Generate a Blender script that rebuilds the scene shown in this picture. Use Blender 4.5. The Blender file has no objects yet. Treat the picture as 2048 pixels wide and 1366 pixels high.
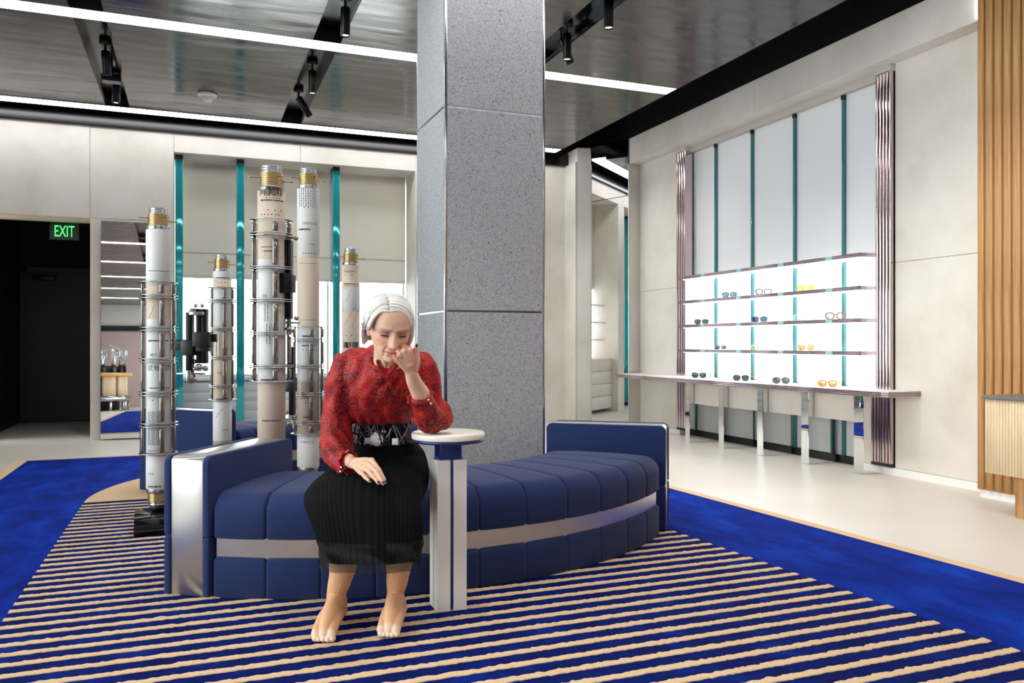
import bpy, bmesh, math, random
import numpy as np
from mathutils import Vector, Matrix
R = math.radians
random.seed(7); rng = np.random.default_rng(7)
SC = bpy.context.scene; COL = SC.collection

# ------------------------------------------------------------------ camera, world, exposure
FPX = 1621.0; HZ = 686.0; HC = 1.08; YAW = R(21.45)
cam_d = bpy.data.cameras.new('camera'); cam = bpy.data.objects.new('camera', cam_d); COL.objects.link(cam)
cam.location = (0, 0, HC); cam.rotation_euler = (R(90), 0, -YAW)
cam_d.sensor_width = 36; cam_d.lens = 36*FPX/2048; cam_d.shift_y = 3/2048; cam_d.clip_start = .05
SC.camera = cam
w = bpy.data.worlds.new('sky'); SC.world = w; w.use_nodes = True
bg = w.node_tree.nodes['Background']; bg.inputs[0].default_value = (.93, .97, 1, 1); bg.inputs[1].default_value = 4.5
vs = SC.view_settings; vs.view_transform = 'Standard'; vs.look = 'None'; vs.gamma = 1; vs.use_curve_mapping = False
vs.exposure = 0.6
STRIP_E = 6.5; PANEL_E = 1.35; SPOT_W = 42
try:
    SC.cycles.max_bounces = 10; SC.cycles.diffuse_bounces = 5; SC.cycles.transparent_max_bounces = 16
    SC.cycles.caustics_reflective = False; SC.cycles.caustics_refractive = False
    SC.cycles.sample_clamp_indirect = 6; SC.cycles.use_denoising = True
except Exception: pass
def portal(name, loc, rot, sx, sy):
    l = bpy.data.lights.new(name, 'AREA'); l.shape = 'RECTANGLE'; l.size = sx; l.size_y = sy; l.cycles.is_portal = True
    o = bpy.data.objects.new(name, l); COL.objects.link(o); o.location = loc; o.rotation_euler = rot
portal('daylight_portal', (1.2, 10.8, 1.95), (R(-90), 0, 0), 2.9, 2.6)
portal('daylight_portal', (-3.95, -2.0, 1.85), (0, R(-90), 0), 3.2, 16.0)
portal('daylight_portal', (5.15, -5.2, 1.85), (0, R(90), 0), 3.2, 9.6)

# ------------------------------------------------------------------ pixel -> place helpers
SA, CA = math.sin(YAW), math.cos(YAW)
def W(d, r): return (d*SA+r*CA, d*CA-r*SA)
def L(px, py, d): return ((px-1024)/FPX*d, d, HC-(py-HZ)*d/FPX)         # camera aligned frame (right, depth, up)
def onz(px, py, z):
    d = (HC-z)*FPX/(py-HZ); return W(d, (px-1024)/FPX*d)
def atX(px, X): t = (px-1024)/FPX; d = X/(SA+CA*t); return d*(CA-SA*t)     # Y on the plane X
def atY(px, Y): t = (px-1024)/FPX; d = Y/(CA-SA*t); return d*(SA+CA*t)     # X on the plane Y

# ------------------------------------------------------------------ materials
def lin(c):
    return tuple(((v/255)/12.92 if v/255 <= .04045 else ((v/255+.055)/1.055)**2.4) for v in c)+(1,)
def mat(name, rgb, rough=.5, metal=0, spec=None, coat=0, sheen=0):
    m = bpy.data.materials.new(name); m.use_nodes = True
    b = m.node_tree.nodes['Principled BSDF']
    b.inputs['Base Color'].default_value = lin(rgb); b.inputs['Roughness'].default_value = rough; b.inputs['Metallic'].default_value = metal
    if spec is not None: b.inputs['Specular IOR Level'].default_value = spec
    if coat: b.inputs['Coat Weight'].default_value = coat; b.inputs['Coat Roughness'].default_value = .08
    if sheen: b.inputs['Sheen Weight'].default_value = sheen
    return m
def N(m, t, **kw):
    n = m.node_tree.nodes.new(t)
    for k, v in kw.items(): setattr(n, k, v)
    return n
def LK(m, a, b): m.node_tree.links.new(a, b)
def bsdf(m): return m.node_tree.nodes['Principled BSDF']
def coords(m, scale=(1,1,1), rot=(0,0,0), kind='Object'):
    tc = N(m, 'ShaderNodeTexCoord'); mp = N(m, 'ShaderNodeMapping'); LK(m, tc.outputs[kind], mp.inputs[0])
    mp.inputs['Scale'].default_value = scale; mp.inputs['Rotation'].default_value = rot
    return mp.outputs[0]
def noise(m, vec, scale, detail=4, rough=.55):
    n = N(m, 'ShaderNodeTexNoise'); n.inputs['Scale'].default_value = scale; n.inputs['Detail'].default_value = detail; n.inputs['Roughness'].default_value = rough
    LK(m, vec, n.inputs['Vector']); return n.outputs['Fac']
def ramp(m, fac, stops):
    r = N(m, 'ShaderNodeValToRGB'); e = r.color_ramp.elements
    while len(e) < len(stops): e.new(.5)
    for i, (p, c) in enumerate(stops): e[i].position = p; e[i].color = lin(c)
    LK(m, fac, r.inputs[0]); return r.outputs[0]
def bump(m, h, strength=.2, dist=.01):
    b = N(m, 'ShaderNodeBump'); b.inputs['Strength'].default_value = strength; b.inputs['Distance'].default_value = dist
    LK(m, h, b.inputs['Height']); LK(m, b.outputs[0], bsdf(m).inputs['Normal']); return b
def mixc(m, fac, a, b, mode='MIX'):
    x = N(m, 'ShaderNodeMix', data_type='RGBA', blend_type=mode)
    if isinstance(fac, (int, float)): x.inputs[0].default_value = fac
    else: LK(m, fac, x.inputs[0])
    for i, v in ((6, a), (7, b)):
        if isinstance(v, tuple): x.inputs[i].default_value = v
        else: LK(m, v, x.inputs[i])
    return x.outputs[2]
def base(m, c): LK(m, c, bsdf(m).inputs['Base Color'])
def emit(name, rgb, s):
    m = mat(name, (20,20,20)); b = bsdf(m); b.inputs['Emission Color'].default_value = lin(rgb); b.inputs['Emission Strength'].default_value = s; return m
M = {}
def stone_mat(name, a, b, c):
    m = mat(name, b, .62); v = coords(m, (1,1,1)); f = noise(m, v, 1.7, 7, .6); base(m, ramp(m, f, [(.3, a), (.5, b), (.72, c)]))
    bump(m, noise(m, v, 60, 4), .08, .003); return m
M['stone'] = stone_mat('cream_stone', (210,203,191), (223,217,207), (231,226,218))
M['stone_edge'] = stone_mat('cream_stone_edge', (214,196,166), (222,205,178), (228,214,190))
m = M['floor'] = mat('terrazzo', (214,209,200), .38); v = coords(m); f1 = noise(m, v, 240, 2); f2 = noise(m, v, 1.2, 4)
c1 = ramp(m, f1, [(.35, (196,188,176)), (.5, (218,212,203)), (.66, (230,226,218))]); base(m, mixc(m, .35, c1, ramp(m, f2, [(.35, (206,198,184)), (.65, (222,219,213))])))
m = M['rug_blue'] = mat('rug_blue', (6,36,138), .95, spec=.1); v = coords(m); f = noise(m, coords(m, (1,.45,1)), 5, 6, .65); base(m, ramp(m, f, [(.28, (0,22,104)), (.5, (0,38,140)), (.72, (4,62,172))])); bump(m, noise(m, v, 420, 2), .5, .004)
m = M['rug_navy'] = mat('rug_stripe_blue', (5,22,92), .95, spec=.1); v = coords(m); base(m, ramp(m, noise(m, v, 6, 6, .65), [(.3, (0,12,70)), (.55, (2,22,94)), (.75, (4,44,138))])); bump(m, noise(m, v, 420, 2), .5, .004)
m = M['rug_cream'] = mat('rug_cream', (226,196,158), .95, spec=.1); v = coords(m); base(m, ramp(m, noise(m, v, 300, 2), [(.3, (206,174,134)), (.6, (230,200,162))])); bump(m, noise(m, v, 350, 2), .6, .005)
m = M['navy'] = mat('navy_wool', (36,52,104), .85, spec=.2, sheen=.12); v = coords(m); base(m, mixc(m, .5, ramp(m, noise(m, coords(m, (260,260,900)), 1, 1), [(.35, (26,40,80)), (.65, (41,58,107))]), lin((33,48,93)))); bump(m, noise(m, v, 700, 2), .25, .001)
m = M['brushed'] = mat('brushed_steel', (206,203,198), .28, .95); v = coords(m, (3,3,160)); bump(m, noise(m, v, 2, 3), .05, .002); bsdf(m).inputs['Anisotropic'].default_value = .4
M['chrome'] = mat('polished_steel', (222,220,218), .06, 1)
M['mirror'] = mat('mirror_glass', (236,236,234), .01, 1)
M['steel'] = mat('steel', (190,192,194), .2, 1)
M['brass'] = mat('brass', (186,160,112), .28, 1)
m = M['pit'] = mat('bush_hammered_stone', (150,151,153), .85); v = coords(m)
vo = N(m, 'ShaderNodeTexVoronoi'); vo.inputs['Scale'].default_value = 135; LK(m, v, vo.inputs['Vector'])
c0 = ramp(m, noise(m, v, 130, 3, .7), [(.32, (140,141,144)), (.5, (176,177,179)), (.7, (200,200,200))])
th = N(m, 'ShaderNodeMath', operation='MULTIPLY'); LK(m, noise(m, v, 22, 3), th.inputs[0]); th.inputs[1].default_value = .55
lt = N(m, 'ShaderNodeMath', operation='LESS_THAN'); LK(m, vo.outputs['Distance'], lt.inputs[0]); LK(m, th.outputs[0], lt.inputs[1])
gt = N(m, 'ShaderNodeMath', operation='GREATER_THAN'); LK(m, noise(m, v, 70, 2), gt.inputs[0]); gt.inputs[1].default_value = .54
mu = N(m, 'ShaderNodeMath', operation='MULTIPLY'); LK(m, lt.outputs[0], mu.inputs[0]); LK(m, gt.outputs[0], mu.inputs[1])
base(m, mixc(m, mu.outputs[0], c0, lin((62,62,64)))); bump(m, noise(m, v, 120, 3, .7), .5, .006)
m = M['ceil'] = mat('dark_polished_ceiling', (96,94,92), .17, .85); v = coords(m, (.8,4,1)); bump(m, noise(m, v, 1.3, 1.5, .5), .10, .05)
LK(m, ramp(m, noise(m, coords(m, (.5,3,1)), 3, 4), [(.3, (90,90,90)), (.7, (150,150,150))]), bsdf(m).inputs['Roughness'])
bsdf(m).inputs['Roughness'].default_value = .2
M['black'] = mat('black_paint', (9,9,10), .45)
M['black_gloss'] = mat('black_gloss', (13,14,16), .18)
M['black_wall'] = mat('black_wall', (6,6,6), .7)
M['door_black'] = mat('door_black', (10,10,10), .5)
M['rail'] = mat('anodised_black', (22,23,26), .32, .6)
M['white'] = mat('white_plastic', (244,243,240), .35)
M['grey_plastic'] = mat('grey_plastic', (160,160,160), .5)
m = M['wood'] = mat('oak', (186,138,86), .5); f = noise(m, coords(m, (22,22,1.0)), 2.2, 5); base(m, ramp(m, f, [(.3, (166,116,66)), (.5, (188,140,88)), (.7, (202,158,106))]))
M['wood_bead'] = mat('oak_bead', (206,166,122), .5); M['wood_dark'] = mat('oak_shadow_gap', (120,80,46), .6)
m = M['ply'] = mat('pale_ribbed_wood', (222,196,160), .55); f = noise(m, coords(m, (6,6,1)), 3, 5); base(m, ramp(m, f, [(.3, (212,186,148)), (.7, (230,206,172))]))
M['grey_top'] = mat('grey_worktop', (112,108,104), .35)
m = M['teal'] = mat('teal_glass', (46,168,178), .06, 0, .8); bsdf(m).inputs['Metallic'].default_value = .4
M['teal_dark'] = mat('green_glass_edge', (58,124,126), .1, 0, .6)
M['edge'] = mat('shelf_edge_acrylic', (170,152,156), .12, .75)
M['pinkish'] = mat('pale_pink_wall', (206,182,180), .6)
M['shade'] = mat('shade_fabric', (226,221,212), .8)
m = M['shade']; tr = N(m, 'ShaderNodeBsdfTranslucent'); tr.inputs[0].default_value = lin((236,230,220)); mx_ = N(m, 'ShaderNodeMixShader'); mx_.inputs[0].default_value = .28
LK(m, bsdf(m).outputs[0], mx_.inputs[1]); LK(m, tr.outputs[0], mx_.inputs[2]); LK(m, mx_.outputs[0], m.node_tree.nodes['Material Output'].inputs[0])
m = M['panel'] = mat('satin_panel', (238,240,242), .4)
M['panel_lit'] = emit('lit_panel', (250,252,255), PANEL_E); bsdf(M['panel_lit']).inputs['Base Color'].default_value = (.8,.8,.8,1)
M['strip'] = emit('led_diffuser', (250,252,255), STRIP_E)
M['led'] = emit('led_strip', (250,252,255), 3)
M['warm'] = emit('warm_lamp', (255,214,160), 12)
M['exit_green'] = emit('exit_letters', (60,255,110), 1.6)
m = M['pink_chrome'] = mat('rose_chrome', (206,188,190), .1, 1); bump(m, noise(m, coords(m, (3,3,3)), 2, 1), .06, .01)
m = M['acrylic_edge'] = mat('smoked_acrylic', (150,144,138), .08, .7); bump(m, noise(m, coords(m, (2,2,6)), 4, 2), .1, .01)
def thin_glass(name, tint, refl=.1, ior=1.45):
    m = bpy.data.materials.new(name); m.use_nodes = True; nt = m.node_tree; nt.nodes.clear()
    o = nt.nodes.new('ShaderNodeOutputMaterial'); t = nt.nodes.new('ShaderNodeBsdfTransparent'); g = nt.nodes.new('ShaderNodeBsdfGlossy'); x = nt.nodes.new('ShaderNodeMixShader')
    t.inputs[0].default_value = tint; g.inputs['Roughness'].default_value = .03; fr = nt.nodes.new('ShaderNodeFresnel'); fr.inputs[0].default_value = ior
    ad = nt.nodes.new('ShaderNodeMath'); ad.operation = 'ADD'; ad.inputs[1].default_value = refl; ad.use_clamp = True
    nt.links.new(fr.outputs[0], ad.inputs[0]); nt.links.new(ad.outputs[0], x.inputs[0]); nt.links.new(t.outputs[0], x.inputs[1]); nt.links.new(g.outputs[0], x.inputs[2]); nt.links.new(x.outputs[0], o.inputs[0])
    return m
M['glass'] = thin_glass('window_glass', (.96,.98,.97,1), .0)
M['acrylic'] = thin_glass('clear_acrylic', (.99,.99,.99,1), 0, 1.16)
M['paper_white'] = mat('white_paper', (222,221,218), .5)
M['paper_tan'] = mat('tan_paper', (218,200,180), .55)
M['ink'] = mat('black_ink', (22,20,20), .7, spec=.1)
m = M['marble'] = mat('black_marble', (26,24,23), .12); base(m, ramp(m, noise(m, coords(m, (1,1,6)), 8, 6), [(.4, (16,15,15)), (.62, (38,34,32)), (.68, (74,68,62))]))
M['conc'] = mat('cast_stone', (228,224,217), .7); bump(M['conc'], noise(M['conc'], coords(M['conc']), 90, 3), .1, .002)
M['table_white'] = mat('table_white', (236,228,216), .4)
M['table_blue'] = mat('table_blue', (22,42,104), .25)
m = M['blouse'] = mat('red_blouse', (170,30,28), .6, spec=.3); v = coords(m, kind='Object')
vo = N(m, 'ShaderNodeTexVoronoi'); vo.inputs['Scale'].default_value = 175; LK(m, v, vo.inputs['Vector'])
big = noise(m, v, 11, 4, .6)
th = N(m, 'ShaderNodeMath', operation='MULTIPLY_ADD'); LK(m, big, th.inputs[0]); th.inputs[1].default_value = 1.0; th.inputs[2].default_value = -.06
lt = N(m, 'ShaderNodeMath', operation='LESS_THAN'); LK(m, vo.outputs['Distance'], lt.inputs[0]); LK(m, th.outputs[0], lt.inputs[1])
red = ramp(m, noise(m, v, 16, 3), [(.3, (138,22,30)), (.5, (178,30,34)), (.72, (190,58,34))])
base(m, mixc(m, lt.outputs[0], red, lin((52,20,18)))); bump(m, noise(m, v, 40, 3), .25, .01)
m = M['skirt'] = mat('black_skirt', (11,11,12), .85, spec=.12)
m = M['sheer'] = mat('sheer_black', (10,10,10), .8); bsdf(m).inputs['Alpha'].default_value = .62
m = M['skin'] = mat('skin', (220,170,140), .5, spec=.35)
at = N(m, 'ShaderNodeVertexColor', layer_name='Col'); nz = noise(m, coords(m), 60, 5, .65)
base(m, mixc(m, ramp(m, nz, [(.35, (0,0,0)), (.75, (90,90,90))]), at.outputs[0], lin((176,112,90)))); bump(m, noise(m, coords(m), 180, 3), .15, .003)
bsdf(m).inputs['Subsurface Weight'].default_value = .0
m = M['hair'] = mat('white_hair', (226,220,214), .4); at = N(m, 'ShaderNodeVertexColor', layer_name='Col'); base(m, at.outputs[0])
M['nail'] = mat('black_nail', (24,20,22), .15)
M['lash'] = mat('lash_brown', (70,42,36), .8)

# ------------------------------------------------------------------ mesh helpers
class MB:
    def __init__(s): s.v = []; s.f = []; s.mi = []; s.sm = []
    def add(s, v, f, mi=0, sm=False):
        o = len(s.v); s.v += [tuple(p) for p in v]; s.f += [tuple(i+o for i in q) for q in f]; s.mi += [mi]*len(f); s.sm += [sm]*len(f); return s
    def box(s, a, b, mi=0):
        (x0,y0,z0),(x1,y1,z1) = a, b
        return s.add([(x0,y0,z0),(x1,y0,z0),(x1,y1,z0),(x0,y1,z0),(x0,y0,z1),(x1,y0,z1),(x1,y1,z1),(x0,y1,z1)], [(0,3,2,1),(4,5,6,7),(0,1,5,4),(1,2,6,5),(2,3,7,6),(3,0,4,7)], mi)
    def rbox(s, a, b, bev=.004, seg=2, mi=0, mtx=None, sm=True):
        bm = bmesh.new(); c = [(a[i]+b[i])/2 for i in range(3)]; d = [abs(b[i]-a[i]) for i in range(3)]
        bmesh.ops.create_cube(bm, size=1, matrix=Matrix.Translation(c) @ Matrix.Diagonal((*d,1)))
        bmesh.ops.bevel(bm, geom=bm.edges[:], offset=min(bev, min(d)*.49), segments=seg, profile=.5, affect='EDGES')
        if mtx is not None: bm.transform(mtx)
        bm.verts.index_update(); s.add([v.co for v in bm.verts], [[v.index for v in f.verts] for f in bm.faces], mi, sm); bm.free(); return s
    def prism(s, poly, z0, z1, mi=0, mtx=None):
        n = len(poly); v = [(x,y,z0) for x,y in poly]+[(x,y,z1) for x,y in poly]
        if mtx is not None: v = [mtx @ Vector(p) for p in v]
        return s.add(v, [tuple(range(n))[::-1], tuple(range(n,2*n))]+[(i,(i+1)%n,n+(i+1)%n,n+i) for i in range(n)], mi)
    def lathe(s, prof, seg=32, c=(0,0,0), mi=0, sm=True, mtx=None):
        v = []; f = []; n = len(prof)
        for k in range(seg):
            a = 2*math.pi*k/seg
            for r, z in prof: v.append((c[0]+r*math.cos(a), c[1]+r*math.sin(a), c[2]+z))
        for k in range(seg):
            k2 = (k+1)%seg
            for i in range(n-1): f.append((k*n+i, k2*n+i, k2*n+i+1, k*n+i+1))
        if mtx is not None: v = [mtx @ Vector(p) for p in v]
        return s.add(v, f, mi, sm)
    def tube(s, pts, rad, seg=10, mi=0, sub=0, cap=True, flat=None):
        pts = np.array(pts, float); n = len(pts)
        rad = np.full(n, rad, float) if np.isscalar(rad) else np.array(rad, float)
        if sub: pts, rad = crom(pts, rad, sub); n = len(pts)
        if cap:
            d0 = pts[0]-pts[1]; d0 /= np.linalg.norm(d0)+1e-9; d1 = pts[-1]-pts[-2]; d1 /= np.linalg.norm(d1)+1e-9
            P = []; Q = []
            for t in (1, .87, .5): P.append(pts[0]+d0*rad[0]*t); Q.append(rad[0]*max(math.sqrt(max(0,1-t*t)), .03))
            P += list(pts); Q += list(rad)
            for t in (.5, .87, 1): P.append(pts[-1]+d1*rad[-1]*t); Q.append(rad[-1]*max(math.sqrt(max(0,1-t*t)), .03))
            pts = np.array(P); rad = np.array(Q); n = len(pts)
        tg = np.gradient(pts, axis=0); tg /= np.linalg.norm(tg, axis=1)[:,None]+1e-12
        u = np.cross(tg[0], (0,0,1)); 
        if np.linalg.norm(u) < .1: u = np.cross(tg[0], (1,0,0))
        u /= np.linalg.norm(u); v = []
        a = np.linspace(0, 2*math.pi, seg, endpoint=False); ca, sa = np.cos(a), np.sin(a)
        for i in range(n):
            u = u-tg[i]*np.dot(u, tg[i]); u /= np.linalg.norm(u)+1e-12; wv = np.cross(tg[i], u)
            v += [tuple(p) for p in pts[i]+rad[i]*(ca[:,None]*u+sa[:,None]*wv)]
        f = [(i*seg+k, i*seg+(k+1)%seg, (i+1)*seg+(k+1)%seg, (i+1)*seg+k) for i in range(n-1) for k in range(seg)]
        f += [tuple(range(seg))[::-1], tuple((n-1)*seg+k for k in range(seg))]
        return s.add(v, f, mi, True)
    def rings(s, rings, mi=0, cap=True, sm=True):
        n = len(rings[0]); v = [p for r in rings for p in r]
        f = [(i*n+k, i*n+(k+1)%n, (i+1)*n+(k+1)%n, (i+1)*n+k) for i in range(len(rings)-1) for k in range(n)]
        if cap: f += [tuple(range(n))[::-1], tuple((len(rings)-1)*n+k for k in range(n))]
        return s.add(v, f, mi, sm)
    def ellip(s, c, r, seg=20, mi=0, mtx=None):
        prof = [(math.cos(t), math.sin(t)) for t in np.linspace(-math.pi/2+.02, math.pi/2-.02, seg//2+1)]
        T = Matrix.Translation(c) @ (mtx if mtx is not None else Matrix()) @ Matrix.Diagonal((*r,1))
        return s.lathe(prof, seg, mi=mi, mtx=T)
def crom(p, r, sub):
    P = np.vstack([2*p[0]-p[1], p, 2*p[-1]-p[-2]]); Q = np.concatenate([[r[0]], r, [r[-1]]]); o = []; q = []
    for i in range(1, len(P)-2):
        for t in np.linspace(0, 1, sub, endpoint=False):
            o.append(.5*((2*P[i])+(-P[i-1]+P[i+1])*t+(2*P[i-1]-5*P[i]+4*P[i+1]-P[i+2])*t*t+(-P[i-1]+3*P[i]-3*P[i+1]+P[i+2])*t**3))
            q.append(Q[i]*(1-(3*t*t-2*t**3))+Q[i+1]*(3*t*t-2*t**3))
    o.append(p[-1]); q.append(r[-1]); return np.array(o), np.array(q)
def obj(name, mb, mats, parent=None, label=None, kind=None):
    me = bpy.data.meshes.new(name); me.from_pydata(mb.v, [], mb.f)
    for x in (mats if isinstance(mats, (list, tuple)) else [mats]): me.materials.append(M[x] if isinstance(x, str) else x)
    if len(mb.f): me.polygons.foreach_set('material_index', mb.mi); me.polygons.foreach_set('use_smooth', mb.sm)
    me.update(); o = bpy.data.objects.new(name, me); COL.objects.link(o)
    if parent is not None: o.parent = parent
    if label: o['label'] = label
    if kind: o['kind'] = kind
    return o
def thing(name, label, cat, loc=(0,0,0), rz=0, group=None):
    o = bpy.data.objects.new(name, None); COL.objects.link(o); o.location = loc; o.rotation_euler = (0,0,rz); o.empty_display_size = .1
    o['label'] = label; o['category'] = cat
    if group: o['group'] = group
    return o
def tag(o, label, cat, group=None):
    o['label'] = label; o['category'] = cat
    if group: o['group'] = group
    return o
def struct(name, mb, mats, parent=None):
    return obj(name, mb, mats, parent, kind=None if parent is not None else 'structure')
def dup(o, parent=None):
    c = o.copy(); COL.objects.link(c); c.parent = parent
    for ch in o.children: dup(ch, c)
    return c
def share(name, src, parent, loc=(0,0,0), rz=0):
    o = bpy.data.objects.new(name, src.data); COL.objects.link(o); o.parent = parent; o.location = loc; o.rotation_euler = (0,0,rz); return o
_tx = {}
def text_mesh(s):
    if s not in _tx:
        cu = bpy.data.curves.new('t', 'FONT'); cu.body = s; cu.size = 1; cu.resolution_u = 2; o = bpy.data.objects.new('t', cu)
        COL.objects.link(o); bpy.context.view_layer.update(); me = bpy.data.meshes.new_from_object(o.evaluated_get(bpy.context.evaluated_depsgraph_get()))
        _tx[s] = ([tuple(v.co) for v in me.vertices], [tuple(p.vertices) for p in me.polygons]); bpy.data.objects.remove(o); bpy.data.meshes.remove(me)
    return _tx[s]
# ------------------------------------------------------------------ the room
YB = 10.1; XR = 5.34; ZC = 3.62; XL = -4.0; YF = -11.5
fl = struct('floor', MB().box((XL,YF,-.05),(5.6,YB+.65,0)).box((-2.2,YB+.65,-.05),(-1.0,12.7,0)), 'floor')
# --- ceiling: recess slab, panels between the light slots and the tracks
cl = struct('ceiling', MB().box((XL,YF,4.0),(5.6,YB+.7,4.1)), 'black')
tracksX = [(-2.69,-2.46), (-.875,-.64), (.93,1.16), (2.75,2.98)]
stripsY = [9.66-2.73*k for k in range(8)]; SW = .22
xs = [XL]+[v for t in tracksX for v in t]+[4.5]
ys = [YF]+sorted([v for y in stripsY for v in (y, y+SW) if y > YF])
for i in range(0, len(xs), 2):
    for j in range(0, len(ys), 2):
        y1 = ys[j+1]-.004 if j+1 < len(ys) else ys[j]
        if y1-ys[j] < .1: continue
        struct('ceiling_panel', MB().box((xs[i],ys[j]+.004,ZC),(xs[i+1],y1,ZC+.06)), 'ceil', cl)
struct('edge_fascia', MB().box((XL,YB-.05,3.5),(4.86,YB+.0,3.66)), 'black_gloss', cl)
struct('edge_upstand', MB().box((XL,YB-.02,3.6),(5.2,YB+.02,4.0)).box((XR-.14,3.9,3.69),(XR,YB+.7,4.0)), 'black', cl)
struct('slot_back', MB().box((XL,YF,ZC+.2),(4.5,YB-.1,ZC+.24)), 'black_gloss', cl)
for k, y in enumerate(stripsY):
    if y < YF: continue
    names = ['linear ceiling light nearest the back wall', 'linear ceiling light crossing behind the top of the stone column', 'third ceiling light strip from the back wall, above the camera', 'fourth ceiling light strip from the back wall', 'fifth ceiling light strip from the back wall', 'sixth ceiling light strip from the back wall', 'seventh ceiling light strip from the back wall', 'last ceiling light strip by the front windows']
    t = thing('linear_light', 'long glowing white '+names[k], 'ceiling light', (0,y,ZC), group='linear ceiling lights')
    obj('diffuser', MB().box((XL,.008,.004),(4.5,SW-.008,.03)), 'strip', t)
    obj('housing', MB().box((XL,0,.03),(4.5,SW,.09)).box((XL,0,0),(4.5,.007,.03)).box((XL,SW-.007,0),(4.5,SW,.03)), 'black', t)
# --- tracks and spotlights
tl = ['black recessed light track far left, outside the frame', 'black recessed light track on the left, with a square floodlight', 'black recessed light track left of the stone column', 'black recessed light track right of the stone column']
for k, (x0, x1) in enumerate(tracksX):
    t = thing('light_track', tl[k], 'light track', (x0,0,ZC), group='light tracks')
    obj('track_channel', MB().box((.0,YF+.2,.12),(x1-x0,YB-.45,.16)).box((-.006,YF+.2,.032),(.008,YB-.46,.14)).box((x1-x0-.008,YF+.2,.032),(x1-x0+.006,YB-.46,.14)), 'black_gloss', t)
def spot(px, py, tx, tilt, lit, label):
    X, Y = tx; t = thing('spotlight', label, 'spotlight', (X,Y,ZC+.12), group='track spotlights')
    obj('mount', MB().lathe([(0,0),(.05,0),(.05,-.035),(.012,-.035),(.012,-.10),(0,-.10)], 20), 'black', t)
    mt = Matrix.Translation((0,0,-.10)) @ Matrix.Rotation(tilt, 4, 'Y')
    obj('barrel', MB().lathe([(0,.0),(.034,-.0),(.036,-.01),(.036,-.21),(.031,-.215),(.031,-.19),(0,-.19)], 22, mtx=mt), 'rail', t)
    obj('lamp_face', MB().lathe([(0,-.203),(.03,-.203)], 18, mtx=mt), 'warm' if lit else 'grey_plastic', t)
    if lit:
        l_ = bpy.data.lights.new('lamp', 'SPOT'); l_.energy = SPOT_W*lit; l_.spot_size = R(95); l_.spot_blend = .9; l_.shadow_soft_size = .03; l_.color = (1,.96,.9)
        o_ = bpy.data.objects.new('lamp', l_); COL.objects.link(o_); o_.parent = t; o_.matrix_local = mt @ Matrix.Translation((0,0,-.222))
def tp(px, py): return onz(px, py, ZC+.05)
spot(0,0,(-.72,tp(205,95)[1]),R(-4),False,'black track spotlight above the square floodlight, left track')
spot(0,0,(-.70,tp(216,155)[1]),R(2),True,'black track spotlight with lit tip below the square floodlight')
spot(0,0,(1.04,tp(622,135)[1]),0,True,'upright black spotlight with lit tip on the track left of the column')
spot(0,0,(1.02,tp(600,190)[1]),R(-32),False,'tilted black spotlight nearest the back wall, left of the column')
spot(0,0,(1.08,tp(690,8)[1]),0,True,'black spotlight cut by the top of the picture, left of the column')
spot(0,0,(2.88,tp(1129,60)[1]),0,True,'black spotlight close to the right edge of the stone column')
spot(0,0,(2.88,tp(1222,-8)[1]),0,True,'black spotlight cut by the top of the picture, right of the column')
for y_, tl_ in ((6.2,-24),(4.7,-28),(3.3,-30),(1.6,-30)): spot(0,0,(2.88,y_,),R(tl_),1.6,'added black spotlight on the right hand track, brightening the right wall, %s' % {6.2:'farthest',4.7:'second',3.3:'third',1.6:'nearest'}[y_])  # extra lamps added on the track to brighten the right wall
spot(0,0,(2.88,8.5),R(-38),1.6,'black spotlight hidden behind the stone column, aimed at the far corner')
for y_, tl_ in ((3.2,0),(1.2,0)): spot(0,0,(1.04,y_,),R(tl_),1.6,'added black spotlight on the middle track above the camera, brightening the column, %s' % {3.2:'front one',1.2:'rear one'}[y_])  # extra unseen lamps, added to lift the column
fx, fy = tp(208,135)
t = thing('floodlight', 'small square floodlight between two spotlights on the left track', 'floodlight', (-.72,fy,ZC+.12))
obj('bracket', MB().box((-.012,-.012,-.14),(.012,.012,0)), 'black', t); obj('head', MB().rbox((-.085,-.06,-.20),(.085,.06,-.14),.008), 'rail', t); obj('lens_glass', MB().box((-.075,-.05,-.203),(.075,.05,-.2)), 'grey_plastic', t)
x, y = onz(415,188,ZC)
t = thing('smoke_detector', 'round white smoke detector on the dark ceiling', 'smoke detector', (x,y,ZC))
obj('base_plate', MB().lathe([(0,0),(.095,0),(.095,-.02),(.07,-.032),(0,-.032)], 32), 'white', t)
obj('sensor_head', MB().lathe([(0,-.03),(.055,-.03),(.052,-.06),(.045,-.075),(0,-.078)], 28), 'white', t)
for X, Y, q in ((5.0,atX(1186,5.0),'far'), (4.95,atX(1505,4.95),'near')):
    tag(obj('sprinkler_cover', MB().lathe([(0,4.0),(.05,4.0),(.05,3.985),(0,3.98)], 20, c=(X,Y,0)), 'grey_plastic'), 'small round sprinkler cover in the black ceiling recess, '+q+' one', 'sprinkler')
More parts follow.
